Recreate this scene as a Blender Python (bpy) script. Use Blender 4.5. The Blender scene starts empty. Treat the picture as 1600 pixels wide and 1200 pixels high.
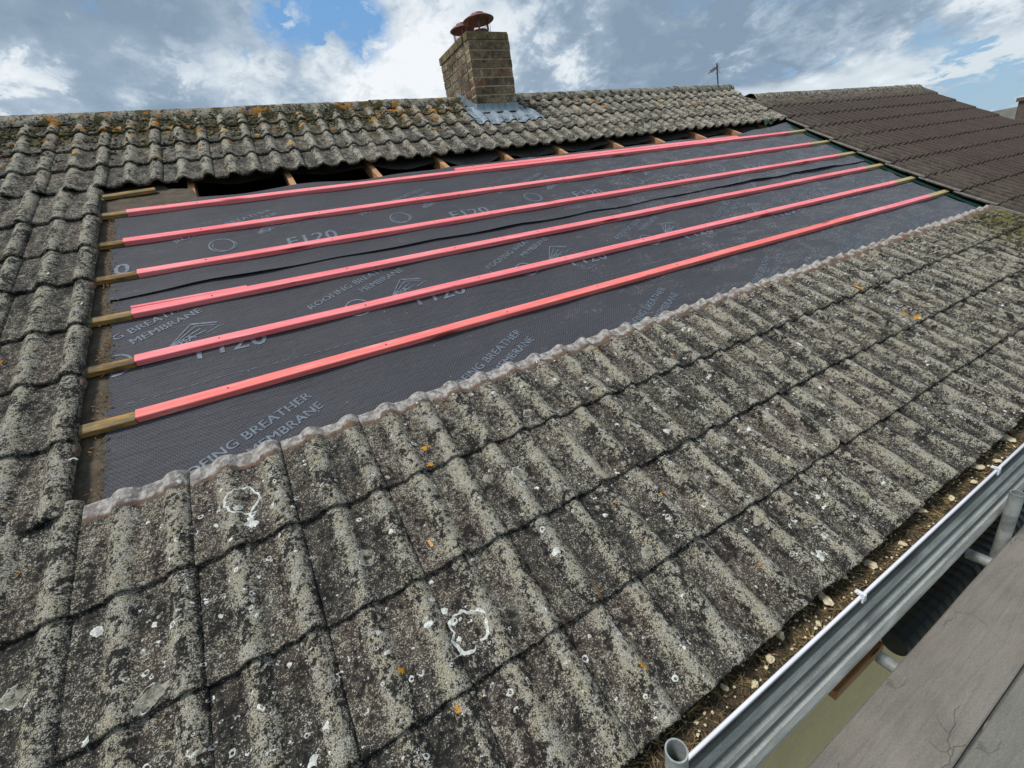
import bpy, bmesh, math, random
import numpy as np
from mathutils import Vector, Matrix, noise as mn

random.seed(7); rs = np.random.RandomState(7)
scene = bpy.context.scene
COL = scene.collection

# ------------------------------------------------------------------ camera
THETA = 0.4695                                   # roof pitch
cT, sT = math.cos(THETA), math.sin(THETA)
cam_d = bpy.data.cameras.new('camera'); cam = bpy.data.objects.new('camera', cam_d); COL.objects.link(cam)
cam_d.sensor_width = 36; cam_d.lens = 681.70 / 1600 * 36
cam_d.clip_start = 0.02; cam_d.clip_end = 3000
R3 = Matrix(((0.862, -0.483, -0.152), (-0.305, -0.257, -0.917), (0.404, 0.837, -0.369)))
fw = Vector(R3[2]).normalized(); rt = Vector(R3[0]); rt = (rt - fw * rt.dot(fw)).normalized(); up = rt.cross(fw)
CAM = Vector((0.6429, -1.8001, 0.7172))
cam.matrix_world = Matrix(((rt.x, up.x, -fw.x, CAM.x), (rt.y, up.y, -fw.y, CAM.y), (rt.z, up.z, -fw.z, CAM.z), (0, 0, 0, 1)))
scene.camera = cam

def pix(x, y):                                    # viewing direction of a photo point, used for the clouds
    return (fw + rt * ((x - 800) / 681.7) - up * ((y - 600) / 681.7)).normalized()

# ------------------------------------------------------------------ sun, sky, exposure
SUN_EL, SUN_AZ = math.radians(62), math.radians(-84)         # azimuth from +Y towards +X
sd = bpy.data.lights.new('sun', 'SUN'); sd.energy = 2.6; sd.angle = math.radians(12); sd.color = (1, .965, .91)
sun = bpy.data.objects.new('sun', sd); COL.objects.link(sun)
sdir = Vector((math.sin(SUN_AZ) * math.cos(SUN_EL), math.cos(SUN_AZ) * math.cos(SUN_EL), math.sin(SUN_EL)))
sun.rotation_euler = sdir.to_track_quat('Z', 'Y').to_euler(); sun.location = (0, 0, 30)
scene.view_settings.view_transform = 'Standard'; scene.view_settings.look = 'None'
scene.view_settings.exposure = 0.28; scene.view_settings.gamma = 1.0
scene.render.resolution_x = 1024; scene.render.resolution_y = 768

class NT:
    """small helper that writes shader nodes"""
    def __init__(s, tree): s.t = tree; s.n = tree.nodes; s.l = tree.links
    def a(s, typ, **kw):
        nd = s.n.new(typ); ins = kw.pop('i', {})
        for k, v in kw.items(): setattr(nd, k, v)
        for k, v in ins.items(): s.c(v, nd.inputs[k])
        return nd
    def c(s, v, sock):
        if isinstance(v, bpy.types.NodeSocket): s.l.new(v, sock)
        elif isinstance(v, bpy.types.Node): s.l.new(v.outputs[0], sock)
        else:
            if sock.type == 'RGBA' and len(v) == 3: v = (*v, 1)
            sock.default_value = v
    def m(s, op, a, b=0.0, c=0.0, clamp=False):
        return s.a('ShaderNodeMath', operation=op, use_clamp=clamp, i={0: a, 1: b, 2: c}).outputs[0]
    def ss(s, x, lo, hi):
        return s.a('ShaderNodeMapRange', interpolation_type='SMOOTHSTEP', i={0: x, 1: lo, 2: hi, 3: 0.0, 4: 1.0}).outputs[0]
    def mix(s, f, a, b, mode='MIX'):
        nd = s.a('ShaderNodeMix', data_type='RGBA', blend_type=mode); nd.clamp_factor = True
        s.c(f, nd.inputs[0]); s.c(a, nd.inputs[6]); s.c(b, nd.inputs[7]); return nd.outputs[2]
    def noise(s, vec, scale, detail=4, rough=.55, dist=0, lac=2):
        return s.a('ShaderNodeTexNoise', i={'Vector': vec, 'Scale': scale, 'Detail': detail, 'Roughness': rough, 'Distortion': dist, 'Lacunarity': lac}).outputs[0]
    def vor(s, vec, scale, feature='F1', out=0, rnd=1.0):
        return s.a('ShaderNodeTexVoronoi', feature=feature, i={'Vector': vec, 'Scale': scale, 'Randomness': rnd}).outputs[out]
    def map(s, vec, scale=(1, 1, 1), loc=(0, 0, 0), rot=(0, 0, 0)):
        return s.a('ShaderNodeMapping', i={0: vec, 1: loc, 2: rot, 3: scale}).outputs[0]
    def attr(s, name): return s.a('ShaderNodeAttribute', attribute_name=name).outputs['Fac']
    def obj(s): return s.a('ShaderNodeTexCoord').outputs['Object']
    def sep(s, v): return s.a('ShaderNodeSeparateXYZ', i={0: v}).outputs

world = bpy.data.worlds.new('World'); scene.world = world; world.use_nodes = True
w = NT(world.node_tree); w.n.clear()
sky = w.a('ShaderNodeTexSky', sky_type='NISHITA'); sky.sun_disc = False
sky.sun_elevation = SUN_EL; sky.sun_rotation = SUN_AZ; sky.air_density = 1.0; sky.dust_density = .6
tc = w.a('ShaderNodeTexCoord').outputs['Generated']
dirn = w.a('ShaderNodeVectorMath', operation='NORMALIZE', i={0: tc}).outputs[0]
d3 = w.sep(dirn)
zz = w.m('ADD', w.m('MAXIMUM', d3[2], 0.0), 0.16)
flat = w.a('ShaderNodeCombineXYZ', i={0: w.m('DIVIDE', d3[0], zz), 1: w.m('DIVIDE', d3[1], zz), 2: 0.0}).outputs[0]
wv = w.mix(.35, flat, w.a('ShaderNodeVectorMath', operation='SCALE', i={0: dirn, 3: 4.0}).outputs[0])
c1 = w.noise(wv, 1.15, 7, .56, .35)
c2 = w.noise(w.map(wv, (1, 1, 1), (5.3, 2.1, 0)), 2.8, 6, .6, .25)
def blob(x, y, r0, r1):                           # 1 inside r0 degrees, 0 beyond r1 degrees, edges broken by noise
    dv = pix(x, y)
    dt = w.a('ShaderNodeVectorMath', operation='DOT_PRODUCT', i={0: dirn, 1: tuple(dv)}).outputs['Value']
    ang = w.m('MULTIPLY', w.m('ARCCOSINE', dt), 57.2958)
    ang = w.m('ADD', ang, w.m('ADD', w.m('MULTIPLY', w.m('SUBTRACT', c2, .5), r1 * 2.6), w.m('MULTIPLY', w.m('SUBTRACT', c3, .5), r1 * 3.2)))
    return w.m('SUBTRACT', 1.0, w.ss(ang, r0, r1))
# blue sky bluer than the milky haze: Nishita at low strength
blue = w.mix(.80, w.mix(1.0, sky.outputs[0], (.115, .115, .115), 'MULTIPLY'), w.mix(w.ss(d3[2], .02, .45), (.22, .37, .53), (.13, .31, .60)))
# cloud brightness: white puffs to grey-blue undersides
shade = w.ss(c1, .38, .62)
c3 = w.noise(w.map(wv, (1, 1, 1), (1.7, 8.1, 0)), 6.5, 6, .62, .3)
shade = w.m('ADD', w.m('MULTIPLY', shade, .42), w.m('ADD', w.m('MULTIPLY', w.ss(c2, .36, .64), .38), w.m('MULTIPLY', w.m('SUBTRACT', c3, .35), .55)))
for (x, y, r0, r1, k) in ((90, 70, 6, 15, -.30), (1010, 70, 6, 17, -.24), (1250, 60, 5, 14, -.12), (470, 125, 3, 10, .28), (250, 140, 3, 10, .15), (680, 60, 3, 9, .22), (150, 130, 2, 8, .05), (640, 100, 3, 9, .2), (1560, 5, 1, 4, .4)):
    shade = w.m('ADD', shade, w.m('MULTIPLY', blob(x, y, r0, r1), k))
ramp = w.a('ShaderNodeValToRGB', i={0: shade}); e = ramp.color_ramp.elements
e[0].position = 0.0; e[0].color = (.20, .27, .36, 1); e[1].position = 1.05 - .05; e[1].color = (.74, .77, .80, 1)
for pos, col in ((.3, (.25, .33, .42)), (.55, (.36, .44, .53)), (.78, (.58, .64, .69))):
    el = e.new(pos); el.color = (*col, 1)
cover = w.ss(w.m('ADD', c1, w.m('MULTIPLY', c2, .35)), .46, .62)
for (x, y, r0, r1, k) in ((470, 3, 1.2, 4.2, -.95), (555, 40, 1.0, 4.0, -.95), (420, 40, .6, 3.0, -.9), (380, 85, .4, 2.2, -.6), (1545, 150, 1, 4, -.9), (1500, 165, 1, 4, -.8), (1180, 140, 1, 3.4, -.7), (1300, 115, 1, 3.0, -.6), (1440, 100, 1, 3.2, -.75)):
    cover = w.m('ADD', cover, w.m('MULTIPLY', blob(x, y, r0, r1), k))
for (x, y, r0, r1) in ((80, 80, 9, 18), (690, 90, 3, 7), (1000, 60, 8, 18), (300, 60, 4, 8)):
    cover = w.m('ADD', cover, w.m('MULTIPLY', blob(x, y, r0, r1), .55))
# long pale streak low in the right of the sky
p1, p2 = pix(1180, 165), pix(1600, 75); nrm = p1.cross(p2).normalized()
dl = w.m('ABSOLUTE', w.m('ADD', w.a('ShaderNodeVectorMath', operation='DOT_PRODUCT', i={0: dirn, 1: tuple(nrm)}).outputs['Value'], w.m('MULTIPLY', w.m('SUBTRACT', c2, .5), .05)))
side = w.ss(w.a('ShaderNodeVectorMath', operation='DOT_PRODUCT', i={0: dirn, 1: tuple(pix(1500, 110))}).outputs['Value'], .86, .96)
streak = w.m('MULTIPLY', w.m('SUBTRACT', 1.0, w.ss(dl, .012, .045)), side)
cover = w.m('ADD', cover, w.m('MULTIPLY', streak, .8), clamp=True)
ccol = w.mix(w.m('MULTIPLY', streak, .7), ramp.outputs[0], (.68, .74, .77))
skyc = w.mix(cover, blue, ccol)
skyc = w.mix(w.m('SUBTRACT', 1.0, w.ss(d3[2], -.05, .0)), skyc, (.16, .15, .13))
bg = w.a('ShaderNodeBackground', i={0: skyc, 1: 1.0})
w.l.new(bg.outputs[0], w.a('ShaderNodeOutputWorld').inputs[0])

# ------------------------------------------------------------------ object helpers
def RP(u, v, h=0.0): return Vector((u, v * cT - h * sT, v * sT + h * cT))
def tag(o, label=None, cat=None, group=None, kind=None):
    for k, v in (('label', label), ('category', cat), ('group', group), ('kind', kind)):
        if v: o[k] = v
    return o
def thing(name, label, cat, loc=(0, 0, 0), rot=(0, 0, 0), group=None):
    o = bpy.data.objects.new(name, None); COL.objects.link(o); o.empty_display_size = .1
    o.location = loc; o.rotation_euler = rot; tag(o, label, cat, group); return o
def link(name, me, mat=None, parent=None, loc=(0, 0, 0), rot=(0, 0, 0)):
    """loc is a world place; a child of an unrotated Empty gets its offset"""
    o = bpy.data.objects.new(name, me); COL.objects.link(o)
    if mat: me.materials.append(mat)
    if parent:
        o.parent = parent
        pl = Vector((0, 0, 0)); q = parent
        while q: pl += Vector(q.location); q = q.parent
        loc = Vector(loc) - pl
    o.location = loc; o.rotation_euler = rot
    return o
ROOF = (THETA, 0, 0)

class MB:
    def __init__(s): s.v = []; s.f = []; s.at = {}
    def box(s, c, d, bev=0, rot=None):
        """box with bevelled long edges when bev>0: centre c, full size d"""
        hx, hy, hz = d[0] / 2, d[1] / 2, d[2] / 2
        b = min(bev, hy * .45, hz * .45)
        pr = [(-hy + b, -hz), (hy - b, -hz), (hy, -hz + b), (hy, hz - b), (hy - b, hz), (-hy + b, hz), (-hy, hz - b), (-hy, -hz + b)] if b > 0 else [(-hy, -hz), (hy, -hz), (hy, hz), (-hy, hz)]
        n = len(pr); o = len(s.v)
        for x in (-hx, hx):
            for (y, z) in pr:
                p = Vector((x, y, z))
                if rot is not None: p = rot @ p
                s.v.append(tuple(p + Vector(c)))
        for i in range(n):
            j = (i + 1) % n; s.f.append((o + i, o + n + i, o + n + j, o + j))
        s.f.append(tuple(o + i for i in range(n))); s.f.append(tuple(o + n + i for i in reversed(range(n))))
    def tube(s, a, b, r, n=16, r2=None, cap=True, inner=0):
        a, b = Vector(a), Vector(b); d = (b - a).normalized()
        q = d.to_track_quat('Z', 'Y'); r2 = r if r2 is None else r2; o = len(s.v)
        for p, rr in ((a, r), (b, r2)):
            for i in range(n):
                t = 2 * math.pi * i / n; s.v.append(tuple(p + q @ Vector((math.cos(t) * rr, math.sin(t) * rr, 0))))
        for i in range(n):
            j = (i + 1) % n; s.f.append((o + i, o + j, o + n + j, o + n + i))
        if inner:
            o2 = len(s.v)
            for p in (a, b):
                for i in range(n):
                    t = 2 * math.pi * i / n; s.v.append(tuple(p + q @ Vector((math.cos(t) * inner, math.sin(t) * inner, 0))))
            for i in range(n):
                j = (i + 1) % n; s.f.append((o2 + j, o2 + i, o2 + n + i, o2 + n + j))
                s.f.append((o + j, o + i, o2 + i, o2 + j)); s.f.append((o + n + i, o + n + j, o2 + n + j, o2 + n + i))
        elif cap:
            s.f.append(tuple(o + i for i in reversed(range(n)))); s.f.append(tuple(o + n + i for i in range(n)))
    def lathe(s, prof, c, n=28, ax=None):
        o = len(s.v); c = Vector(c)
        for (r, z) in prof:
            for i in range(n):
                t = 2 * math.pi * i / n; p = Vector((r * math.cos(t), r * math.sin(t), z))
                if ax is not None: p = ax @ p
                s.v.append(tuple(c + p))
        for k in range(len(prof) - 1):
            for i in range(n):
                j = (i + 1) % n; s.f.append((o + k * n + i, o + k * n + j, o + (k + 1) * n + j, o + (k + 1) * n + i))
    def grid(s, fn, us, vs):
        o = len(s.v); n = len(us)
        for v in vs:
            for u in us: s.v.append(tuple(fn(u, v)))
        for j in range(len(vs) - 1):
            for i in range(n - 1):
                a = o + j * n + i; s.f.append((a, a + 1, a + n + 1, a + n))
    def extrude_x(s, prof, x0, x1, nx=1, close=False):
        o = len(s.v); n = len(prof)
        for k in range(nx + 1):
            x = x0 + (x1 - x0) * k / nx
            for (y, z) in prof: s.v.append((x, y, z))
        for k in range(nx):
            for i in range(n if close else n - 1):
                j = (i + 1) % n; s.f.append((o + k * n + i, o + (k + 1) * n + i, o + (k + 1) * n + j, o + k * n + j))
        if close:
            s.f.append(tuple(o + i for i in range(n))); s.f.append(tuple(o + nx * n + i for i in reversed(range(n))))
    def mesh(s, name, smooth=False):
        me = bpy.data.meshes.new(name); me.from_pydata(s.v, [], s.f); me.validate(); me.update()
        if smooth: me.polygons.foreach_set('use_smooth', [True] * len(me.polygons))
        for k, vals in s.at.items():
            if len(vals) == len(me.vertices):
                at = me.attributes.new(k, 'FLOAT', 'POINT'); at.data.foreach_set('value', vals)
        return me

def newmat(name):
    m = bpy.data.materials.new(name); m.use_nodes = True; t = NT(m.node_tree)
    b = m.node_tree.nodes['Principled BSDF']; return m, t, b
def bump(t, b, h, strength=.5, dist=.01):
    nd = t.a('ShaderNodeBump', i={'Strength': strength, 'Distance': dist, 'Height': h}); t.l.new(nd.outputs[0], b.inputs['Normal'])

# ------------------------------------------------------------------ materials
def mat_simple(name, col, rough=.6, var=.25, scale=8, metal=0, bumpd=0, bscale=60, spec=.5, stretch=(1, 1, 1)):
    m, t, b = newmat(name); o = t.map(t.obj(), stretch)
    n = t.noise(o, scale, 6, .6); n2 = t.noise(o, scale * 7, 4, .6)
    f = t.m('ADD', t.m('MULTIPLY', n, .6), t.m('MULTIPLY', n2, .4))
    c = t.mix(t.ss(f, .32, .68), tuple(x * (1 - var) for x in col), tuple(min(1, x * (1 + var)) for x in col))
    t.c(c, b.inputs['Base Color']); b.inputs['Roughness'].default_value = rough; b.inputs['Metallic'].default_value = metal
    b.inputs['Specular IOR Level'].default_value = spec
    if bumpd: bump(t, b, t.noise(o, bscale, 6, .6), .8, bumpd)
    return m

def mat_tile(name, old=True):
    m, t, b = newmat(name); o = t.obj(); s = t.sep(o)
    st = t.map(o, (1, .55, 1))
    big = t.noise(o, 3.2, 4, .6, .3); mid = t.noise(st, 17, 5, .62, .4); sm = t.noise(o, 60, 4, .62)
    gr3 = t.noise(t.map(o, (1, 1, 1), (1, 5, 2)), 520, 2, .6)
    grain = t.noise(o, 260, 3, .75); gr2 = t.noise(t.map(o, (1, 1, 1), (7, 3, 1)), 170, 3, .65)
    roll, clean, rnd = t.attr('roll'), t.attr('clean'), t.attr('rnd')
    if old:
        ug = t.mix(t.ss(t.m('ADD', big, t.m('MULTIPLY', rnd, .16)), .50, .74), (.050, .045, .038), (.078, .058, .047))
        ug = t.mix(t.ss(t.noise(t.map(o, (1, 1, 1), (2, 9, 4)), 9, 4, .6), .60, .76), ug, (.13, .12, .10))
        k = t.m('ADD', t.m('MULTIPLY', t.m('SUBTRACT', mid, .5), 1.25), t.m('MULTIPLY', t.m('SUBTRACT', sm, .5), 1.3))
        k = t.m('ADD', k, t.m('MULTIPLY', t.m('SUBTRACT', roll, .36), .34))
        k = t.m('ADD', k, t.m('MULTIPLY', t.m('SUBTRACT', rnd, .5), .10))
        g = t.m('ADD', t.m('ADD', t.m('MULTIPLY', t.m('SUBTRACT', grain, .5), 2.6), t.m('MULTIPLY', t.m('SUBTRACT', gr2, .5), 1.6)), k)
        cream = t.mix(t.ss(t.noise(o, 24, 3, .6), .38, .62), (.60, .545, .41), (.64, .61, .54))
        cream = t.mix(t.ss(gr3, .40, .62), tuple(x * .5 for x in (.44, .40, .28)), cream)
        c = t.mix(t.ss(g, .03, .17), ug, cream)
        dk = t.m('ADD', t.m('ADD', mid, t.m('MULTIPLY', sm, .75)), t.m('MULTIPLY', roll, -.05))     # black algae blotches
        dkm = t.m('SUBTRACT', 1.0, t.ss(t.m('ADD', dk, t.m('MULTIPLY', t.m('SUBTRACT', gr2, .5), .35)), .72, .82))
        c = t.mix(t.m('MULTIPLY', dkm, .86), c, (.016, .0155, .015))
        pt_ = t.vor(t.map(o, (1, .8, 1)), 48, 'F1'); ptc = t.vor(t.map(o, (1, .8, 1)), 48, 'F1', 1)
        pm_ = t.m('MULTIPLY', t.m('SUBTRACT', 1.0, t.ss(t.m('ADD', pt_, t.m('MULTIPLY', t.m('SUBTRACT', gr2, .5), .5)), .16, .34)), t.ss(ptc, .45, .62))
        c = t.mix(t.m('MULTIPLY', pm_, .80), c, (.014, .0135, .013))
        # fine white flecks
        fl = t.vor(o, 75, 'F1'); flm = t.m('MULTIPLY', t.m('SUBTRACT', 1.0, t.ss(fl, .10, .20)), t.ss(t.vor(o, 75, 'F1', 1), .5, .8))
        flm = t.m('MULTIPLY', flm, t.ss(t.noise(o, 11, 2, .5), .46, .6))
        c = t.mix(t.m('MULTIPLY', flm, .8), c, (.58, .58, .53))
        # moss and orange lichen towards the ridge on the left
        ridge = t.m('MULTIPLY', t.ss(s[1], 3.1, 4.0), t.m('SUBTRACT', 1.0, t.ss(s[0], 2.6, 6.5)))
        ms = t.m('ADD', t.noise(t.map(o, (1, 1, 1), (4, 4, 4)), 7, 4, .6), t.m('MULTIPLY', ridge, .20))
        ms = t.m('ADD', ms, t.m('MULTIPLY', roll, -.10))
        c = t.mix(t.m('MULTIPLY', t.ss(ms, .64, .72), t.ss(s[1], 2.6, 3.4)), c, t.mix(sm, (.036, .034, .014), (.12, .105, .04)))
        rt_ = t.m('MULTIPLY', t.ss(s[0], 5.7, 6.6), t.m('SUBTRACT', 1.0, t.ss(s[1], -.05, .1)))
        c = t.mix(t.m('MULTIPLY', rt_, t.ss(t.m('ADD', mid, t.m('MULTIPLY', sm, .3)), .55, .72)), c, (.13, .12, .03))
        orf = t.m('ADD', t.noise(t.map(o, (1, 1, 1), (8, 1, 3)), 10, 4, .66), t.m('MULTIPLY', ridge, .13))
        c = t.mix(t.ss(t.m('ADD', orf, t.m('MULTIPLY', grain, .08)), .755, .785), c, t.mix(sm, (.50, .19, .012), (.34, .16, .03)))
        # the head of a tile that the course above used to cover
        cl = t.m('ADD', clean, t.m('MULTIPLY', t.m('SUBTRACT', t.noise(o, 26, 5, .65), .5), 1.5))
        c = t.mix(t.m('MULTIPLY', t.ss(cl, .12, .32), t.ss(clean, .02, .1)), c, t.mix(t.ss(sm, .38, .62), (.19, .11, .075), (.10, .088, .072)))
        c = t.mix(t.m('MULTIPLY', t.ss(cl, .55, .85), t.ss(clean, .02, .1)), c, t.mix(t.ss(t.noise(o, 40, 4, .6), .35, .65), (.19, .17, .155), (.44, .415, .385)))
        rr = .95
        h = t.m('ADD', t.m('MULTIPLY', t.m('ADD', grain, gr2), t.m('SUBTRACT', 1.0, t.m('MULTIPLY', t.ss(clean, .2, .8), .8))), t.m('MULTIPLY', sm, 1.6))
        h = t.m('SUBTRACT', h, t.m('MULTIPLY', pm_, .8))
        bump(t, b, h, 1.0, .0055)
    else:
        ug = t.mix(t.ss(t.m('ADD', big, t.m('MULTIPLY', rnd, .2)), .4, .75), (.034, .024, .020), (.052, .036, .029))
        g = t.m('ADD', t.m('MULTIPLY', gr2, 1.0), t.m('MULTIPLY', t.m('SUBTRACT', mid, .5), .5))
        ug = t.mix(t.m('MULTIPLY', t.ss(roll, .25, .9), .8), tuple(x * .62 for x in (.042, .030, .025)), t.mix(big, (.058, .039, .031), (.078, .055, .044)))  # lit roll tops and shaded pans put into the colour
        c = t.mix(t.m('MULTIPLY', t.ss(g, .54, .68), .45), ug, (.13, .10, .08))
        c = t.mix(t.ss(t.m('ADD', sm, t.m('MULTIPLY', gr2, .6)), .99, 1.06), c, (.26, .24, .21))
        ms = t.m('MULTIPLY', t.ss(clean, .5, .9), t.ss(mid, .3, .6))
        c = t.mix(t.m('MULTIPLY', ms, .55), c, (.07, .064, .042))
        hi = t.m('ADD', t.m('MULTIPLY', t.ss(s[1], 3.0, 3.7), .5), t.m('MULTIPLY', t.m('SUBTRACT', 1.0, t.ss(s[0], 7.2, 8.6)), .15))
        c = t.mix(t.m('MULTIPLY', hi, t.ss(t.m('ADD', mid, t.m('MULTIPLY', sm, .4)), .55, .8)), c, (.20, .185, .14))
        rr = .8; bump(t, b, t.m('ADD', gr2, sm), .7, .003)
    t.c(c, b.inputs['Base Color']); b.inputs['Roughness'].default_value = rr; b.inputs['Specular IOR Level'].default_value = .25
    return m

def mat_wood(name, c0, c1, rough=.7, stain=None):
    m, t, b = newmat(name); o = t.obj()
    gr = t.noise(t.map(o, (2.2, 60, 60)), 1.6, 6, .65, .8); f = t.noise(t.map(o, (6, 240, 240)), 2.0, 3, .6)
    c = t.mix(t.ss(t.m('ADD', t.m('MULTIPLY', gr, .7), t.m('MULTIPLY', f, .3)), .35, .65), c0, c1)
    if stain:
        c = t.mix(t.ss(t.noise(t.map(o, (5, 20, 20)), 1.5, 4, .6), .5, .66), c, stain)
    kn = t.vor(t.map(o, (2.1, 14, 14)), 1.0); c = t.mix(t.m('SUBTRACT', 1.0, t.ss(kn, .05, .12)), c, tuple(x * .35 for x in c0))
    t.c(c, b.inputs['Base Color']); b.inputs['Roughness'].default_value = rough; bump(t, b, t.m('ADD', gr, f), .5, .002)
    return m

def mat_red(name, c0, c1, seed):
    m, t, b = newmat(name); o = t.map(t.obj(), (1, 1, 1), (seed * 3.1, 0, 0))
    g = t.noise(t.map(o, (1.6, 55, 55)), 1.8, 6, .65, .6); big = t.noise(t.map(o, (1.4, 8, 8)), 1.5, 3, .5)
    c = t.mix(t.ss(t.m('ADD', t.m('MULTIPLY', g, .7), t.m('MULTIPLY', big, .3)), .34, .62), tuple(x * .95 for x in c0), c1)
    pale = t.noise(t.map(o, (3, 30, 30), (9, 9, 9)), 1.6, 5, .7); c = t.mix(t.m('MULTIPLY', t.ss(pale, .52, .70), .5), c, (.93, .52, .48)); thin = t.noise(t.map(o, (2, 90, 90), (5, 2, 9)), 2.2, 5, .7); c = t.mix(t.m('MULTIPLY', t.ss(thin, .60, .72), .45), c, (.50, .06, .07))
    kn = t.vor(t.map(o, (1.7, 12, 12)), 1.0); c = t.mix(t.m('MULTIPLY', t.m('SUBTRACT', 1.0, t.ss(kn, .08, .20)), .85), c, (.28, .03, .03))
    nl = t.vor(t.map(o, (3.0, 30, 30)), 1.0); c = t.mix(t.m('SUBTRACT', 1.0, t.ss(nl, .045, .065)), c, (.12, .02, .02))
    t.c(c, b.inputs['Base Color']); b.inputs['Roughness'].default_value = .62; b.inputs['Specular IOR Level'].default_value = .35
    bump(t, b, g, .45, .0018); return m

def mat_membrane():
    m, t, b = newmat('breather_membrane_fabric'); o = t.obj(); s = t.sep(o)
    # emboss: small dimples in staggered rows
    def wave(rz, sc): return t.a('ShaderNodeTexWave', wave_type='BANDS', bands_direction='X', i={0: t.map(o, (1, 1, 1), (0, 0, 0), (0, 0, rz)), 1: sc, 2: .6, 3: 2.0, 4: 8.0}).outputs[1]
    em = t.m('MULTIPLY', wave(math.radians(38), 26), wave(math.radians(-38), 26))
    n = t.noise(o, 2.4, 5, .6, .6); n2 = t.noise(o, 230, 2, .6)
    c = t.mix(n, (.034, .035, .042), (.060, .060, .069)); c = t.mix(t.m('MULTIPLY', em, .60), c, (.125, .125, .14))
    # white dust and scuffs, most of it on the far half
    du = t.noise(t.map(o, (1, 2.2, 1), (0, 0, 0), (0, 0, .1)), 3.4, 7, .74, .9); du2 = t.noise(o, 70, 4, .75)
    dm = t.m('MULTIPLY', t.ss(t.m('ADD', du, t.m('MULTIPLY', t.ss(s[0], 1.5, 5.0), .17)), .56, .76), t.ss(du2, .48, .66))
    c = t.mix(t.m('MULTIPLY', dm, .62), c, (.36, .37, .38))
    sp = t.vor(o, 22); c = t.mix(t.m('MULTIPLY', t.m('SUBTRACT', 1.0, t.ss(sp, .03, .055)), t.ss(t.vor(o, 22, 'F1', 1), .5, .7)), c, (.50, .51, .52))
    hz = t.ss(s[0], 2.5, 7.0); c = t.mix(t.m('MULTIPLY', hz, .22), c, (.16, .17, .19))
    t.c(c, b.inputs['Base Color']); b.inputs['Roughness'].default_value = .68; b.inputs['Specular IOR Level'].default_value = .30
    wr = t.m('ADD', t.noise(t.map(o, (1, 2.4, 1)), 5, 5, .6, .5), t.m('MULTIPLY', t.noise(t.map(o, (1, 5, 1), (0, 0, 0), (0, 0, .25)), 9, 4, .65, 1.2), .8))
    bump(t, b, t.m('ADD', t.m('MULTIPLY', em, .26), t.m('ADD', t.m('MULTIPLY', wr, 2.4), t.m('MULTIPLY', n2, .08))), .8, .006)
    return m

M = {}
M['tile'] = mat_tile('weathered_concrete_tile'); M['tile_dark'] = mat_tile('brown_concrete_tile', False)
M['membrane'] = mat_membrane()
M['felt'] = mat_simple('old_bitumen_felt', (.078, .060, .040), .9, .45, 12, bumpd=.006, bscale=40)
M['felt_grey'] = mat_simple('torn_grey_felt', (.085, .082, .074), .85, .45, 7, bumpd=.01, bscale=14)
M['rafter'] = mat_wood('rafter_pine', (.36, .16, .06), (.58, .33, .17))
M['oldwood'] = mat_wood('weathered_batten_wood', (.10, .075, .035), (.27, .20, .09), .8, (.42, .22, .05))
M['darkwood'] = mat_wood('dark_batten_wood', (.05, .035, .015), (.17, .11, .04), .8, (.36, .18, .04))
M['greenwood'] = mat_wood('treated_batten_wood', (.30, .22, .09), (.52, .42, .20))
M['print'] = mat_simple('printing_ink', (.125, .150, .185), .6, .5, 50)
M['lead'] = mat_simple('lead_sheet', (.20, .25, .29), .6, .35, 9, metal=.1, bumpd=.002, bscale=20, stretch=(3, 1, .5))
M['terra'] = mat_simple('red_cowl_paint', (.15, .045, .038), .5, .3, 10)
M['steel_wire'] = mat_simple('dark_wire', (.10, .07, .06), .5, .2, 10, metal=.6)
M['mortar'] = mat_simple('lime_mortar', (.44, .35, .20), .95, .35, 18, bumpd=.004, bscale=70)
M['white'] = mat_simple('white_plastic', (.74, .75, .80), .35, .06, 8)
M['cream'] = mat_simple('cream_render', (.62, .52, .29), .8, .08, 3)
M['black'] = mat_simple('black_plastic', (.030, .036, .040), .5, .3, 10)
M['green'] = mat_simple('green_underlay', (.001, .032, .023), .5, .4, 12)
M['lichen'] = mat_simple('white_lichen_crust', (.50, .51, .47), .95, .6, 60, bumpd=.002, bscale=200)
M['lichen_grey'] = mat_simple('grey_lichen_crust', (.20, .19, .15), .95, .85, 45, bumpd=.002, bscale=200)
M['lichen_orange'] = mat_simple('orange_lichen_crust', (.46, .22, .02), .95, .35, 90, bumpd=.002, bscale=200)
M['moss'] = mat_simple('roof_moss', (.062, .055, .024), .98, .6, 30, bumpd=.004, bscale=120)
M['litter'] = mat_simple('leaf_litter', (.066, .048, .026), .98, .95, 45, bumpd=.006, bscale=120)
M['twig'] = mat_simple('dry_twigs', (.19, .13, .06), .9, .9, 22)
M['stone'] = mat_simple('pale_stone_chip', (.62, .53, .34), .9, .25, 40, bumpd=.002)

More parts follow.
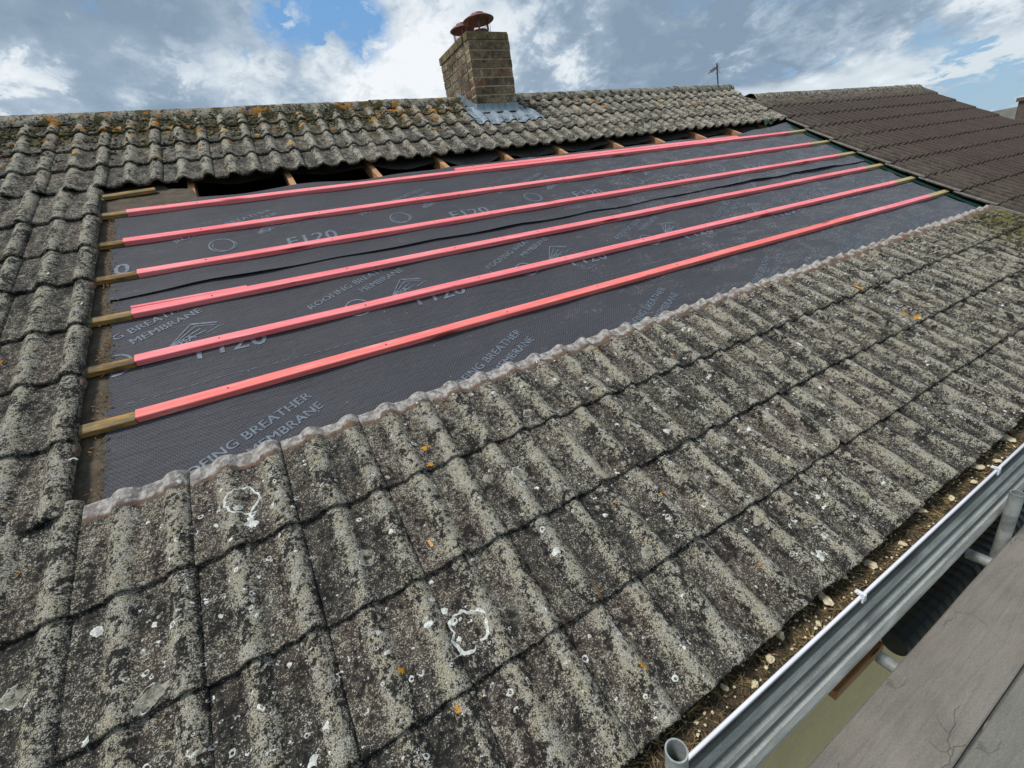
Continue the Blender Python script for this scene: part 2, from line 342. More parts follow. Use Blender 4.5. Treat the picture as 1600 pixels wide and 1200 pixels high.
def mat_galv(name, base=(.30, .32, .31), metal=.25, grooved=False):
    m, t, b = newmat(name); o = t.obj()
    sp = t.vor(t.map(o, (1, 1, 1)), 60, 'F1', 1); n = t.noise(t.map(o, (1.2, 5, 5)), 2.2, 6, .65, .5); f = t.noise(o, 150, 4, .7)
    v = t.m('ADD', t.m('MULTIPLY', n, .75), t.m('MULTIPLY', f, .25))
    c = t.mix(t.ss(v, .35, .68), tuple(x * .55 for x in base), tuple(x * 1.35 for x in base))
    ru = t.noise(t.map(o, (1.5, 4, 4), (3, 3, 3)), 3, 6, .7); c = t.mix(t.m('MULTIPLY', t.ss(ru, .66, .72), .8), c, (.11, .065, .03))
    dd = t.m('MULTIPLY', t.m('SUBTRACT', 1.0, t.ss(t.vor(o, 55), .06, .14)), t.ss(t.vor(o, 55, 'F1', 1), .72, .8)); c = t.mix(dd, c, (.05, .04, .03))
    if grooved: c = t.mix(t.m('MULTIPLY', t.ss(t.m('ADD', t.attr('groove'), t.m('MULTIPLY', t.m('SUBTRACT', n, .5), .8)), .3, .9), .72), c, (.055, .058, .055))  # rib shading painted in: recesses and rolled edge get a darker colour
    t.c(c, b.inputs['Base Color']); b.inputs['Metallic'].default_value = metal
    t.c(t.m('ADD', .50, t.m('MULTIPLY', f, .3)), b.inputs['Roughness']); bump(t, b, f, .25, .001); return m
M['galv'] = mat_galv('galvanised_steel'); M['galv_board'] = mat_galv('galvanised_board_steel', (.47, .47, .42), .05, True)

def mat_board(name, base):
    m, t, b = newmat(name); o = t.obj()
    n = t.noise(o, 3.0, 6, .6, .5); g = t.noise(t.map(o, (3, 45, 45)), 1.5, 6, .7, .6); f = t.noise(o, 160, 4, .7)
    v = t.m('ADD', t.m('ADD', t.m('MULTIPLY', n, .30), t.m('MULTIPLY', g, .30)), t.m('MULTIPLY', f, .40))
    c = t.mix(t.ss(v, .38, .66), tuple(x * .70 for x in base), tuple(x * 1.22 for x in base))
    c = t.mix(t.m('MULTIPLY', t.ss(t.noise(t.map(o, (1, 1, 1), (4, 4, 4)), 6, 5, .6), .55, .75), .5), c, (base[0] * 1.1, base[1] * .95, base[2] * .85))
    # drying cracks and scuffs
    wv_ = t.a('ShaderNodeVectorMath', operation='ADD', i={0: t.map(o, (1, 1.6, 1)), 1: t.a('ShaderNodeVectorMath', operation='SCALE', i={0: t.a('ShaderNodeTexNoise', i={'Vector': o, 'Scale': 5.0, 'Detail': 4.0}).outputs[1], 3: .35}).outputs[0]}).outputs[0]
    cr = t.vor(wv_, 3.4, 'DISTANCE_TO_EDGE'); crm = t.m('MULTIPLY', t.m('SUBTRACT', 1.0, t.ss(cr, .001, .007)), t.ss(t.noise(o, 4.3, 3, .5), .52, .62))
    c = t.mix(t.m('MULTIPLY', crm, .55), c, tuple(x * .3 for x in base))
    sc = t.noise(t.map(o, (30, 3, 3), (0, 0, 0), (0, 0, .6)), 2, 5, .7); c = t.mix(t.m('MULTIPLY', t.ss(sc, .66, .75), .4), c, tuple(x * 1.7 for x in base))
    t.c(c, b.inputs['Base Color']); b.inputs['Roughness'].default_value = .85
    bump(t, b, t.m('SUBTRACT', t.m('ADD', g, f), crm), .8, .003); return m
M['board'] = mat_board('scaffold_board_brown', (.200, .180, .155)); M['board2'] = mat_board('scaffold_board_grey', (.185, .178, .150))

def mat_brick():
    m, t, b = newmat('stack_brick'); o = t.obj(); r = t.attr('rnd'); sm = t.noise(o, 40, 5, .65); md = t.noise(o, 9, 5, .65)
    c = t.mix(r, (.11, .085, .055), (.24, .17, .105)); c = t.mix(t.ss(r, .88, .96), c, (.19, .085, .05))
    c = t.mix(t.m('MULTIPLY', t.ss(t.m('ADD', sm, t.m('MULTIPLY', md, .9)), 1.03, 1.12), .8), c, (.34, .33, .27))
    c = t.mix(t.m('MULTIPLY', t.m('SUBTRACT', 1.0, t.ss(md, .38, .50)), .75), c, (.045, .038, .028))
    c = t.mix(t.ss(t.noise(t.map(o, (1, 1, 1), (5, 5, 5)), 8, 4, .6), .68, .72), c, (.36, .16, .03))
    z = t.sep(o)[2]; c = t.mix(t.m('MULTIPLY', t.ss(z, .60, .74), t.ss(sm, .38, .6)), c, (.21, .17, .05))
    t.c(c, b.inputs['Base Color']); b.inputs['Roughness'].default_value = .95; bump(t, b, t.m('ADD', sm, md), .9, .008); return m
M['brick'] = mat_brick()

# ------------------------------------------------------------------ roof layout (roof coordinates: u along the eaves, v up the slope, h off the rafters)
FR = [-1.40, -1.07, -.74, -.385, -.03, .31, .69, 1.06, 1.48, 1.85, 2.27, 2.72, 3.13, 3.54, 3.95]
GAUGE_END = 4.34
def fan(v): return 1 + (.012 * v + .0078 * v * v if v > 0 else 0)
PITCH = .15; TW = .30
UOFF = -.12                                        # a side joint lies this far right of every second roll
def hash1(*a):
    x = math.sin(sum(q * k for q, k in zip(a, (12.9898, 78.233, 37.719)))) * 43758.5453
    return x - math.floor(x)
def rollh(s):                                      # s from the tile's left edge, rolls at .115 and .265
    best = 0
    for c in (.115, .262):
        d = abs(s - c)
        wdt = .042 if not (c > .2 and s > c) else .040
        if d < wdt:
            q = math.cos(math.pi * d / (2 * wdt)); best = max(best, q ** .95 * min(1, q * 4) ** .5)
    return best
def tile_top(i, j, s, v, fr=None, low=1.0):
    fr = fr or FR
    a, b = fr[i], (fr[i + 1] if i + 1 < len(fr) else GAUGE_END)
    t = (v - a) / (b - a)
    base = .051 - .020 * t
    r = rollh(s) * (.025 + .005 * min(1, max(0, v))) * low
    jit = (hash1(i, j, 1) - .5) * .005 + (s - .15) * (hash1(i, j, 2) - .5) * .02
    wob = mn.noise(Vector((i * 7.3 + s * 11, j * 3.1, v * 11))) * .0022
    return base + r + jit + wob + .0015 * (s / TW)
def surf(u, v):
    """top of the tiling at a real (u, v)"""
    n = u / fan(v)
    i = max([k for k in range(len(FR)) if FR[k] <= v] or [0])
    j = math.floor((n - UOFF) / TW); s = n - UOFF - j * TW
    return tile_top(i, j, s, v)

def add_tile(mb, i, j, nu, nv, fr, head_clean=False, low=1.0, exposed_clean=False, endv=None, urel=None, hoff=0, uoff=UOFF, lastend=GAUGE_END, smax=None):
    u0 = uoff + j * TW
    a = fr[i]; b = fr[i + 1] if i + 1 < len(fr) else lastend
    head = b + (.035 if head_clean else .055)
    if i + 1 >= len(fr): head = b + .05
    dv = (hash1(i, j, 3) - .5) * .010; sk = (hash1(i, j, 4) - .5) * .012
    ss = [(smax or TW) * k / nu for k in range(nu + 1)]
    ts = [0, .003, .008] + [.008 + (head - a - .008) * (k / nv) ** 1.0 for k in range(1, nv + 1)]
    o = len(mb.v); n = nu + 1; rnd = hash1(i, j, 5)
    R_, C_, N_ = mb.at.setdefault('roll', []), mb.at.setdefault('clean', []), mb.at.setdefault('rnd', [])
    def put(s, v, h, cl):
        ur = u0 + s * .9985
        mb.v.append((ur * fan(v), v, h + hoff)); R_.append(rollh(s)); C_.append(cl); N_.append(rnd)
    nb = lambda s, k: mn.noise(Vector((s * 40 + j * 9, i * 5, k)))
    for q, tt in enumerate(ts):
        for s in ss:
            ef = nb(s, 1) * .004 + max(0, mn.noise(Vector((s * 14 + j * 7.7, i * 3.3, 5))) - .35) * .03
            v = a + dv + sk * (s - .15) + tt + ef * max(0, 1 - tt / .06)
            hh = tile_top(i, j, s, min(v, b if i + 1 < len(fr) else v), fr, low)
            if v > b: hh = tile_top(i, j, s, b, fr, low) - (v - b) * .06
            if q == 0: hh -= .0045 + .001 * nb(s, 3)
            elif q == 1: hh -= .0015
            hh += mn.noise(Vector((u0 * 90 + s * 90, v * 90, i))) * .0014 + mn.noise(Vector((u0 * 28 + s * 28, v * 24, i + 9))) * .0028
            cl = 0
            if head_clean: cl = max(0, min(1, (v - (head - .078 - .016 * hash1(i, j, 8))) / .050))
            if exposed_clean: cl = 1
            if not low == 1.0: cl = max(0, 1 - tt / .05)
            put(s, v, hh, cl)
    rows = len(ts)
    for q in range(rows - 1):
        for k in range(nu):
            x = o + q * n + k; mb.f.append((x, x + 1, x + n + 1, x + n))
    # nose of the tile
    nb0 = len(mb.v)
    for s, k in zip(ss, range(n)):
        x, v, h = mb.v[o + k]; mb.v.append((x, v + .003, h - .014)); R_.append(0); C_.append(C_[o + k] if low != 1 else 0); N_.append(rnd)
    for k in range(nu): mb.f.append((nb0 + k, nb0 + k + 1, o + k + 1, o + k))
    # both sides and, on an open head, the back
    for side in (0, nu):
        sb = len(mb.v)
        for q in range(rows):
            x, v, h = mb.v[o + q * n + side]; mb.v.append((x, v, h - .018)); R_.append(.3); C_.append(C_[o + q * n + side]); N_.append(rnd)
        for q in range(rows - 1):
            A, B = o + q * n + side, o + (q + 1) * n + side
            mb.f.append((A, B, sb + q + 1, sb + q) if side == 0 else (B, A, sb + q, sb + q + 1))
    if head_clean:
        sb = len(mb.v)
        for k in range(n):
            x, v, h = mb.v[o + (rows - 1) * n + k]; mb.v.append((x, v + .004, h - .022)); R_.append(.3); C_.append(1); N_.append(rnd)
        for k in range(nu): mb.f.append((o + (rows - 1) * n + k, o + (rows - 1) * n + k + 1, sb + k + 1, sb + k))

# ------------------------------------------------------------------ house with its tiling
HL = Vector((3.4, 1.2, -5.65))
house = thing('house', 'house with weathered grey tiles, half its roof slope stripped and under repair', 'house', HL)
tiles = MB()
L_END, R_END = -7, 24                               # tile columns; the opening lies right of column -1
for i, f in enumerate(FR):
    for j in range(L_END, R_END):
        if -.2 < f < 2.6 and j >= 0: continue   # stripped area
        ur = UOFF + j * TW
        near = (f < -.3 and -3 <= j <= 5)
        med = (f < -.3 and j <= 13) or (j <= -1 and f < 2.4 and j > -4)
        nu, nv = (44, 30) if near else ((30, 16) if med else (24, 8))
        if ur > 6.9: continue
        smax = .165 if ur > 6.7 else None
        add_tile(tiles, i, j, nu, nv, FR, head_clean=(abs(f + .385) < .01 and j >= 0), smax=smax, uoff=UOFF - (.034 if -.2 < f < 2.6 else 0))
# little clean underlaps that stick out at the stripped edge
for i in range(4, 11):
    v0 = FR[i + 1] - .03 if i + 1 < len(FR) else FR[i]
    o = len(tiles.v); m_ = []
    uu = UOFF - .036
    for a_ in range(5):
        for b_ in range(5):
            x = uu + .017 * a_ / 4 * (1 - .35 * abs(b_ - 2) / 2); v = v0 - .035 + .06 * b_ / 4
            edge = (a_ == 4 or b_ in (0, 4)); h = .034 + .010 * math.cos(a_ / 4 * 1.4) - (.012 if edge else 0)
            tiles.v.append((x * fan(v) - .004, v, h)); tiles.at['roll'].append(.4); tiles.at['clean'].append(.36 + .16 * (i % 3 == 0)); tiles.at['rnd'].append(.3)
    for a_ in range(4):
        for b_ in range(4):
            q = o + a_ * 5 + b_; tiles.f.append((q, q + 5, q + 6, q + 1))
me = tiles.mesh('roof_tiles', True)
link('roof_tiles', me, M['tile'], house, (0, 0, 0), ROOF)

# rear slope, so that the roof is closed
VR = 4.36; YR, ZR = VR * cT, VR * sT
rear = MB()
def rear_fn(u, q):
    y = YR + q * cT; z = ZR - q * sT + .03 + .02 * abs(math.sin(u * math.pi / .15)); return (u, y, z + .02 * ((-q / .36) % 1))
rear.grid(rear_fn, [-2 + .05 * k for k in range(205)], [.06 * k for k in range(90)])
link('rear_roof_tiles', rear.mesh('rear_roof_tiles', True), M['tile'], house)

# ridge tiles: half rounds, one mesh
rid = MB(); rid.at = {'roll': [], 'clean': [], 'rnd': []}
def ridge_run(mb, x0, x1, yr, zr, r, ln=.45, seed=0, end=True):
    x = x0; k = 0
    while x < x1 - .05:
        xe = min(x + ln, x1); dz = (hash1(k, seed, 1) - .5) * .008; rnd = hash1(k, seed, 2)
        o = len(mb.v); nx, na = 14, 14
        for a in range(nx + 1):
            t = a / nx; rr = r * (1 + (.02 if t < .06 else 0)) - .002 * t
            for b_ in range(na + 1):
                ang = math.pi * (b_ / na); xx = x + (xe - x) * t + .001
                nz = mn.noise(Vector((xx * 22, b_ * .8, seed))) * .006
                mb.v.append((xx, yr - math.cos(ang) * (rr + nz) * 1.12, zr + dz + math.sin(ang) * (rr + nz) * .92)); mb.at['roll'].append(.8); mb.at['clean'].append(0); mb.at['rnd'].append(rnd)
        for a in range(nx):
            for b_ in range(na):
                q = o + a * (na + 1) + b_; mb.f.append((q, q + 1, q + na + 2, q + na + 1))
        if xe >= x1 - .05 and end:
            c = len(mb.v); mb.v.append((xe, yr, zr + dz)); mb.at['roll'].append(.5); mb.at['clean'].append(0); mb.at['rnd'].append(rnd)
            for b_ in range(na): mb.f.append((c, o + nx * (na + 1) + b_, o + nx * (na + 1) + b_ + 1))
        x = xe; k += 1
Minv = Matrix.Rotation(-THETA, 4, 'X')
for x0, x1, dz, sd_ in ((-2.3, 3.30, -.015, 1), (3.84, 8.28, -.005, 2)):
    rid = MB(); rid.at = {'roll': [], 'clean': [], 'rnd': []}
    ridge_run(rid, x0, x1, YR, ZR + dz, .12, seed=sd_)
    rm = rid.mesh('ridge_tiles', True); rm.transform(Minv)          # keep roof coordinates so the moss pattern carries on
    link('ridge_tiles', rm, M['tile'], house, (0, 0, 0), ROOF)

# rafters
for k, u in enumerate((-1.65, -.98, -.31, .345, 1.025, 1.70, 2.33, 3.01, 3.66, 4.41, 5.05, 5.73, 6.41, 7.1)):
    mb = MB(); mb.box((u, 1.5, -.055), (.042, 5.78, .10), 0)
    o = link('rafter', mb.mesh('rafter'), M['rafter'], house, (0, 0, 0), ROOF)
# old felt under the tiles that are still on
felt = MB()
def ff(u, v): return (u, v, .0015 + .004 * mn.noise(Vector((u * 5, v * 5, 1))) - .010 * abs(math.sin((u - .35) / .67 * math.pi)))
felt.grid(lambda u, v: ff(-2.2 + 2.2 * u, -1.39 + 5.8 * v), [k / 24 for k in range(25)], [k / 70 for k in range(71)])
felt.grid(lambda u, v: ff(7.4 * u, -1.39 + 1.39 * v), [k / 100 for k in range(101)], [k / 14 for k in range(15)])
def ledge(u):                                       # ragged lower edge of the old felt beneath the upper tiles
    hang = 1 / (1 + math.exp(-(u - 1.75) / .25))
    return 2.86 - .12 * hang + .035 * mn.noise(Vector((u * 2.3, 0, 3))) + .02 * mn.noise(Vector((u * 7, 0, 3)))
link('roofing_felt', felt.mesh('roofing_felt', True), M['felt'], house, (0, 0, 0), ROOF)
uf = MB()
def uff(u, t):
    U = 8.4 * u; sag = abs(math.sin((U - .345) / .672 * math.pi))
    lo = ledge(U) + .03 * sag
    if 2.35 < U < 3.0: lo -= .10 * math.sin((U - 2.35) / .65 * math.pi)
    if 3.2 < U < 3.9: lo -= .03
    v = lo + (4.36 - lo) * t
    h = -.004 - .05 * sag * (1 - t) ** 1.5 - .02 * max(0, 1 - t * 14) + .008 * mn.noise(Vector((U * 6, v * 6, 9)))
    return (U, v, h)
uf.grid(uff, [k / 240 for k in range(241)], [0, .01, .02, .035, .05, .08, .12, .2, .35, .6, 1])
link('torn_felt', uf.mesh('torn_felt', True), M['felt_grey'], house, (0, 0, 0), ROOF)
# a loose grey felt corner at the top left, where the stripped area begins
gf = MB()
gf.grid(lambda a, b_: (-.20 + .58 * a - .03 * b_ + .02 * mn.noise(Vector((a * 4, b_ * 3, 2))), 2.36 + .46 * b_ - (.16 * a * b_ if a > .7 else 0), .004 + .006 * mn.noise(Vector((a * 9, b_ * 7, 5)))),
        [k / 16 for k in range(17)], [k / 10 for k in range(11)])
link('loose_felt', gf.mesh('loose_felt', True), M['felt'], house, (0, 0, 0), ROOF)

# walls, soffit, attic floor
def wall_box(name, x0, x1, y0, y1, z0, z1, mat, parent):
    mb = MB(); mb.box(((x0 + x1) / 2, (y0 + y1) / 2, (z0 + z1) / 2), (x1 - x0, y1 - y0, z1 - z0)); return link(name, mb.mesh(name), mat, parent)
wall_box('wall', -2.2, 7.2, -1.10, -.90, -5.65, -.80, M['cream'], house)
wall_box('wall', -2.2, 7.2, 8.75, 8.95, -5.65, -.53, M['cream'], house)
def gable(x0, x1, ya, yb, yr, zr, za, zb, parent):
    mb = MB(); pr = [(ya, -5.65), (yb, -5.65), (yb, zb), (yr, zr), (ya, za)]
    mb.extrude_x(pr, x0, x1, 1, True); return link('gable_wall', mb.mesh('gable_wall'), M['cream'], parent)
gable(-2.2, -2.0, -.899, 8.749, YR, ZR - .06, -.56, -.54, house)
gable(7.201, 7.39, -.899, 8.749, YR, ZR - .13, -.62, -.60, house)
wall_box('attic_floor', -1.999, 7.2, -.899, 8.749, -.95, -.85, M['felt'], house)
wall_box('fascia_board', -2.2, 7.2, -1.215, -1.195, -.84, -.665, M['cream'], house)
wall_box('soffit', -2.2, 7.2, -1.194, -1.101, -.84, -.82, M['cream'], house)

# gutter with its rolled white front edge
gut = MB(); pr = []
for k in range(13):
    a = math.pi * (1 + k / 12); pr.append((-1.270 + .050 * -math.cos(a + math.pi) * -1, -.665 + .062 * math.sin(a)))
pr = [(-1.270 + .051 * math.cos(math.pi * (k / 12)), -.662 - .070 * math.sin(math.pi * (k / 12))) for k in range(13)]   # back to front, hollow
out = [(-1.270 + .054 * math.cos(math.pi * (1 - k / 12)), -.662 - .074 * math.sin(math.pi * (1 - k / 12))) for k in range(13)]
gut.extrude_x(pr + out, -2.2, 7.0, 1, True)
gutter = link('gutter', gut.mesh('gutter', True), None, house)
mg, t_, b_ = newmat('grimy_gutter_plastic'); o_ = t_.obj(); z_ = t_.sep(o_)[2]
g1 = t_.noise(t_.map(o_, (1, 4, 4)), 6, 6, .7); cg = t_.mix(t_.ss(g1, .35, .62), (.10, .10, .095), (.33, .34, .35))
t_.c(cg, b_.inputs['Base Color']); b_.inputs['Roughness'].default_value = .6; gutter.data.materials.append(mg)
rim = MB(); rim.tube((-2.2, -1.3235, -.655), (7.0, -1.3235, -.655), .0056, 12)
link('gutter_rim', rim.mesh('gutter_rim', True), M['white'], gutter)
for x in (.62, 2.03, 3.13, 4.2, 5.3):
    mb = MB(); mb.box((x, -1.331, -.662), (.022, .006, .024), .002); mb.box((x, -1.319, -.6465), (.016, .030, .005), .0015); mb.box((x - .008, -1.322, -.643), (.005, .018, .010), .0015)
    link('gutter_clip', mb.mesh('gutter_clip'), M['white'], gutter)

# ------------------------------------------------------------------ chimney (a part of the house, with its flashing and cowls)
CX0, CX1, CY0, CY1, CZ0 = 3.300, 3.832, 3.40, 4.22, 1.55
NC, CH = 12, .0865
TOPZ = 2.566
stack = MB(); stack.box(((CX0 + CX1) / 2, (CY0 + CY1) / 2, (CZ0 + TOPZ - .02) / 2), (CX1 - CX0 - .009, CY1 - CY0 - .009, TOPZ - CZ0 - .02))
chimney = link('chimney', stack.mesh('chimney'), M['mortar'], house)
bk = MB(); bk.at = {'rnd': []}
def brick_row(p0, p1, z0, z1, offs, inward, seed):
    """bricks along a face line from p0 to p1"""
    d = Vector(p1) - Vector(p0); Lf = d.length; d.normalize(); x = -offs; k = 0
    while x < Lf - .01:
        xe = x + (.262 if True else 0)
        a, b2 = max(0, x), min(Lf, xe)
        if b2 - a > .03:
            j = .007; wob = (hash1(k, seed, 3) - .5) * .004
            c = Vector(p0) + d * ((a + b2) / 2); n = Vector(inward)
            cx = c + n * (.048 + wob)
            sx = (b2 - a) - (0 if a == 0 else j) - (0 if b2 == Lf else j)
            size = (abs(d.x) * sx + abs(n.x) * .10, abs(d.y) * sx + abs(n.y) * .10, z1 - z0 - .015)
            o = len(bk.v); bb = .004
            hx, hy, hz = [q / 2 for q in size]
            vs = []
            for sz in (-1, 1):
                for (sx_, sy_) in ((-1, -1), (1, -1), (1, 1), (-1, 1)):
                    vs.append((sx_, sy_, sz))
            for (a_, b_, c_) in vs:
                g = mn.noise(Vector((a_ * 3 + k, b_ * 3 + seed, c_ * 3 + z0 * 9))) * .003
                bk.v.append((cx.x + a_ * hx + g, cx.y + b_ * hy + g, (z0 + z1) / 2 + c_ * hz - CZBASE + g * .6))
            r_ = hash1(k, seed, 9)
            bk.at['rnd'] += [r_] * 8
            for q in ((0, 3, 2, 1), (4, 5, 6, 7), (0, 1, 5, 4), (1, 2, 6, 5), (2, 3, 7, 6), (3, 0, 4, 7)): bk.f.append(tuple(o + z for z in q))
        x = xe; k += 1
CZBASE = 1.85
for r in range(NC):
    z1 = TOPZ - r * CH; z0 = z1 - CH; lip = .010 if r == 0 else 0
    e_ = lip
    off = 0 if r % 2 == 0 else .131
    brick_row((CX0 - e_, CY0 - e_, 0), (CX1 + e_, CY0 - e_, 0), z0, z1, off, (0, 1, 0), r * 7 + 1)
    brick_row((CX0 - e_ - .001, CY0 + .10 if r % 2 else CY0 + .101, 0), (CX0 - e_ - .001, CY1 + e_, 0), z0, z1, .131 if r % 2 == 0 else 0, (1, 0, 0), r * 7 + 2)
    brick_row((CX1 + e_ + .001, CY0 + .101, 0), (CX1 + e_ + .001, CY1 + e_, 0), z0, z1, .131 if r % 2 == 0 else 0, (-1, 0, 0), r * 7 + 3)
    brick_row((CX0 + .10, CY1 + e_, 0), (CX1 - .10, CY1 + e_, 0), z0, z1, off, (0, -1, 0), r * 7 + 4)
link('brickwork', bk.mesh('brickwork'), M['brick'], chimney, (0, 0, CZBASE))
# mortar flaunching on top
fl = MB(); fl.grid(lambda a, b_: (CX0 + .01 + (CX1 - CX0 - .02) * a, CY0 + .01 + (CY1 - CY0 - .02) * b_, TOPZ - .018 + .075 * (math.sin(math.pi * a) * math.sin(math.pi * b_)) ** .6 + .005 * mn.noise(Vector((a * 9, b_ * 9, 1)))),
                   [k / 12 for k in range(13)], [k / 16 for k in range(17)])
link('flaunching', fl.mesh('flaunching', True), M['mortar'], chimney)
# lead flashing
ld = MB()
def drape(u, v, lift=.013): return RP(u, v, surf(u, min(max(v, -1.3), 4.3)) + lift + .003 * mn.noise(Vector((u * 20, v * 20, 4))))
def apron(a, b_):
    lo = 3.455 + .035 * math.sin(a * 17) + .02 * mn.noise(Vector((a * 9, 0, 2))); v = lo + (3.795 - lo) * b_
    return drape(3.13 + .86 * a - (.03 * b_ if a < .5 else -.03 * b_), v)
ld.grid(apron, [k / 130 for k in range(131)], [k / 24 for k in range(25)])
ld.grid(lambda a, b_: drape(3.14 + .155 * a + .03 * b_ * (1 - a), 3.62 + .42 * b_, .016), [k / 24 for k in range(25)], [k / 16 for k in range(17)])
ld.grid(lambda a, b_: drape(3.84 + .13 * a, 3.62 + .42 * b_, .016), [k / 28 for k in range(29)], [k / 16 for k in range(17)])
def upst(a, b_):
    x = CX0 - .012 + (CX1 - CX0 + .024) * a; zt = 1.868 + .004 * math.sin(a * 9); zb = 3.40 / cT * sT + .055
    return (x, CY0 - .008 - .030 * (1 - b_) ** 3 - .002 * math.sin(a * 50), zb + (zt - zb) * b_)
ld.grid(upst, [k / 30 for k in range(31)], [k / 8 for k in range(9)])
for xs, sgn in ((CX0 - .007, 1), (CX1 + .007, -1)):       # stepped side flashing
    for k in range(4):
        y0 = CY0 + .002 + .125 * k; z = y0 * sT / cT + .05; o = len(ld.v)
        zt = 1.868 + CH * .75 * k
        ld.v += [(xs, y0, z), (xs, y0 + .124, z + .063), (xs, y0 + .124, zt + .06), (xs, y0, zt)]; ld.f.append((o, o + 1, o + 2, o + 3))
link('lead_flashing', ld.mesh('lead_flashing', True), M['lead'], chimney)
# cowls on their pots
def cowl(cx, cy, zp, R, hc, tilt):
    ax = Matrix.Rotation(tilt, 3, 'Y')
    mb = MB()
    mb.lathe([(.085, 0), (.088, hc * .30), (.096, hc * .32), (.096, hc * .38), (.078, hc * .385), (.076, hc * .1)], (cx, cy, zp), 28)
    z1 = zp + hc
    mb.lathe([(R * .97, z1 - zp - .006), (R, z1 - zp), (R * .985, z1 - zp + .004), (R * .72, z1 - zp + .030), (R * .46, z1 - zp + .045), (R * .42, z1 - zp + .062), (R * .25, z1 - zp + .072), (.001, z1 - zp + .074)], (cx, cy, zp), 40)
    mb.lathe([(R * .97, z1 - zp - .006), (R * .6, z1 - zp + .012), (.001, z1 - zp + .02)], (cx, cy, zp), 40)
    for k in range(4):
        a = math.pi / 4 + k * math.pi / 2 + .3
        mb.box((cx + math.cos(a) * .105, cy + math.sin(a) * .105, zp + hc * .5), (.020, .008, hc * 1.0), 0, Matrix.Rotation(a + math.pi / 2, 3, 'Z'))
    for k in range(22):
        a = 2 * math.pi * k / 22
        mb.tube((cx + math.cos(a) * .100, cy + math.sin(a) * .100, zp + hc * .36), (cx + math.cos(a) * .100, cy + math.sin(a) * .100, z1 + .004), .0016, 5)
    for q in (.55, .72, .88):
        mb.lathe([(.0985, hc * q - .0015), (.1015, hc * q), (.0985, hc * q + .0015)], (cx, cy, zp), 28)
    for a in (.4, 2.9, 5.2):
        mb.tube((cx + math.cos(a) * (R - .03), cy + math.sin(a) * (R - .03), z1), (cx + math.cos(a) * (R - .035), cy + math.sin(a) * (R - .035), zp - .02), .0026, 6)
    return link('chimney_cowl', mb.mesh('chimney_cowl', False), M['terra'], chimney)
cowl(3.590, 3.62, 2.575, .180, .165, 0)
cowl(3.560, 4.00, 2.575, .150, .205, 0)

# ------------------------------------------------------------------ neighbour's brown roof
FN = [-1.42, -1.08, -.74, -.40, -.055, .28, .65, 1.05, 1.43, 1.86, 2.30, 2.74, 3.20]
nb_house = thing('neighbour_house', 'adjoining house with intact brown roof tiles beyond the stripped slope', 'house', (9.5, 1.2, -5.65))
nt = MB(); NB0 = 6.95
for i in range(len(FN)):
    for j in range(0, 16):
        add_tile(nt, i, j, 26 if j < 8 else 18, 5, FN, low=1.05, uoff=NB0 + .0, lastend=3.70, hoff=.018)
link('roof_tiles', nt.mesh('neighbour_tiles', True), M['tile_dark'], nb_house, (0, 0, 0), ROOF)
nr = MB(); nr.at = {'roll': [], 'clean': [], 'rnd': []}
YN, ZN = 3.72 * cT, 3.72 * sT
ridge_run(nr, 8.02, 13.45, YN, ZN + .01, .115, seed=5)
nm = nr.mesh('neighbour_ridge', True); nm.transform(Minv)
link('ridge_tiles', nm, M['tile'], nb_house, (0, 0, 0), ROOF)
rb = MB(); rb.grid(lambda u, q: (u, YN + q * cT, ZN - q * sT + .03 + .01 * abs(math.sin(u * 21))), [7.4 + .075 * k for k in range(81)], [.1 * k for k in range(50)])
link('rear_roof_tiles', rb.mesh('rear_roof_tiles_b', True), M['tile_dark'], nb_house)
for i in range(3, len(FN) - 1):                    # thin pale edge strips under each course
    a, b2 = FN[i], FN[i + 1]; mb = MB(); n = 6; o = 0
    for k in range(n + 1):
        v = a - .01 + (b2 - a + .045) * k / n; x = (NB0 - .030) * fan(v); h = .072 - .022 * k / n
        for dx, dh in ((-.012, 0), (.012, 0), (.012, .011), (-.012, .011)): mb.v.append((x + dx, v, h + dh))
        if k:
            for q in range(4):
                r_ = (q + 1) % 4; mb.f.append((4 * k - 4 + q, 4 * k - 4 + r_, 4 * k + r_, 4 * k + q))
    mb.f.append((0, 3, 2, 1)); mb.f.append((4 * n, 4 * n + 1, 4 * n + 2, 4 * n + 3))
    link('verge_strip', mb.mesh('verge_strip'), mat_simple('strip_cement', (.21, .195, .165), .9, .4, 30) if i == 3 else bpy.data.materials['strip_cement'], nb_house, (0, 0, 0), ROOF)
nd = MB(); nd.grid(lambda a, b_: ((NB0 + .03 + 4.6 * a) * fan(-1.45 + 5.1 * b_), -1.45 + 5.1 * b_, -.006), [k / 8 for k in range(9)], [k / 24 for k in range(25)])
link('roofing_felt', nd.mesh('roofing_felt_b'), M['felt'], nb_house, (0, 0, 0), ROOF)
wall_box('wall', 7.202, 11.4, -1.10, -.90, -5.65, -.80, M['cream'], nb_house)
gable(11.2, 11.4, -.899, 7.199, YN, ZN - .08, -.60, -.45, nb_house)
wall_box('wall', 7.392, 11.4, 7.2, 7.4, -5.65, -.50, M['cream'], nb_house)

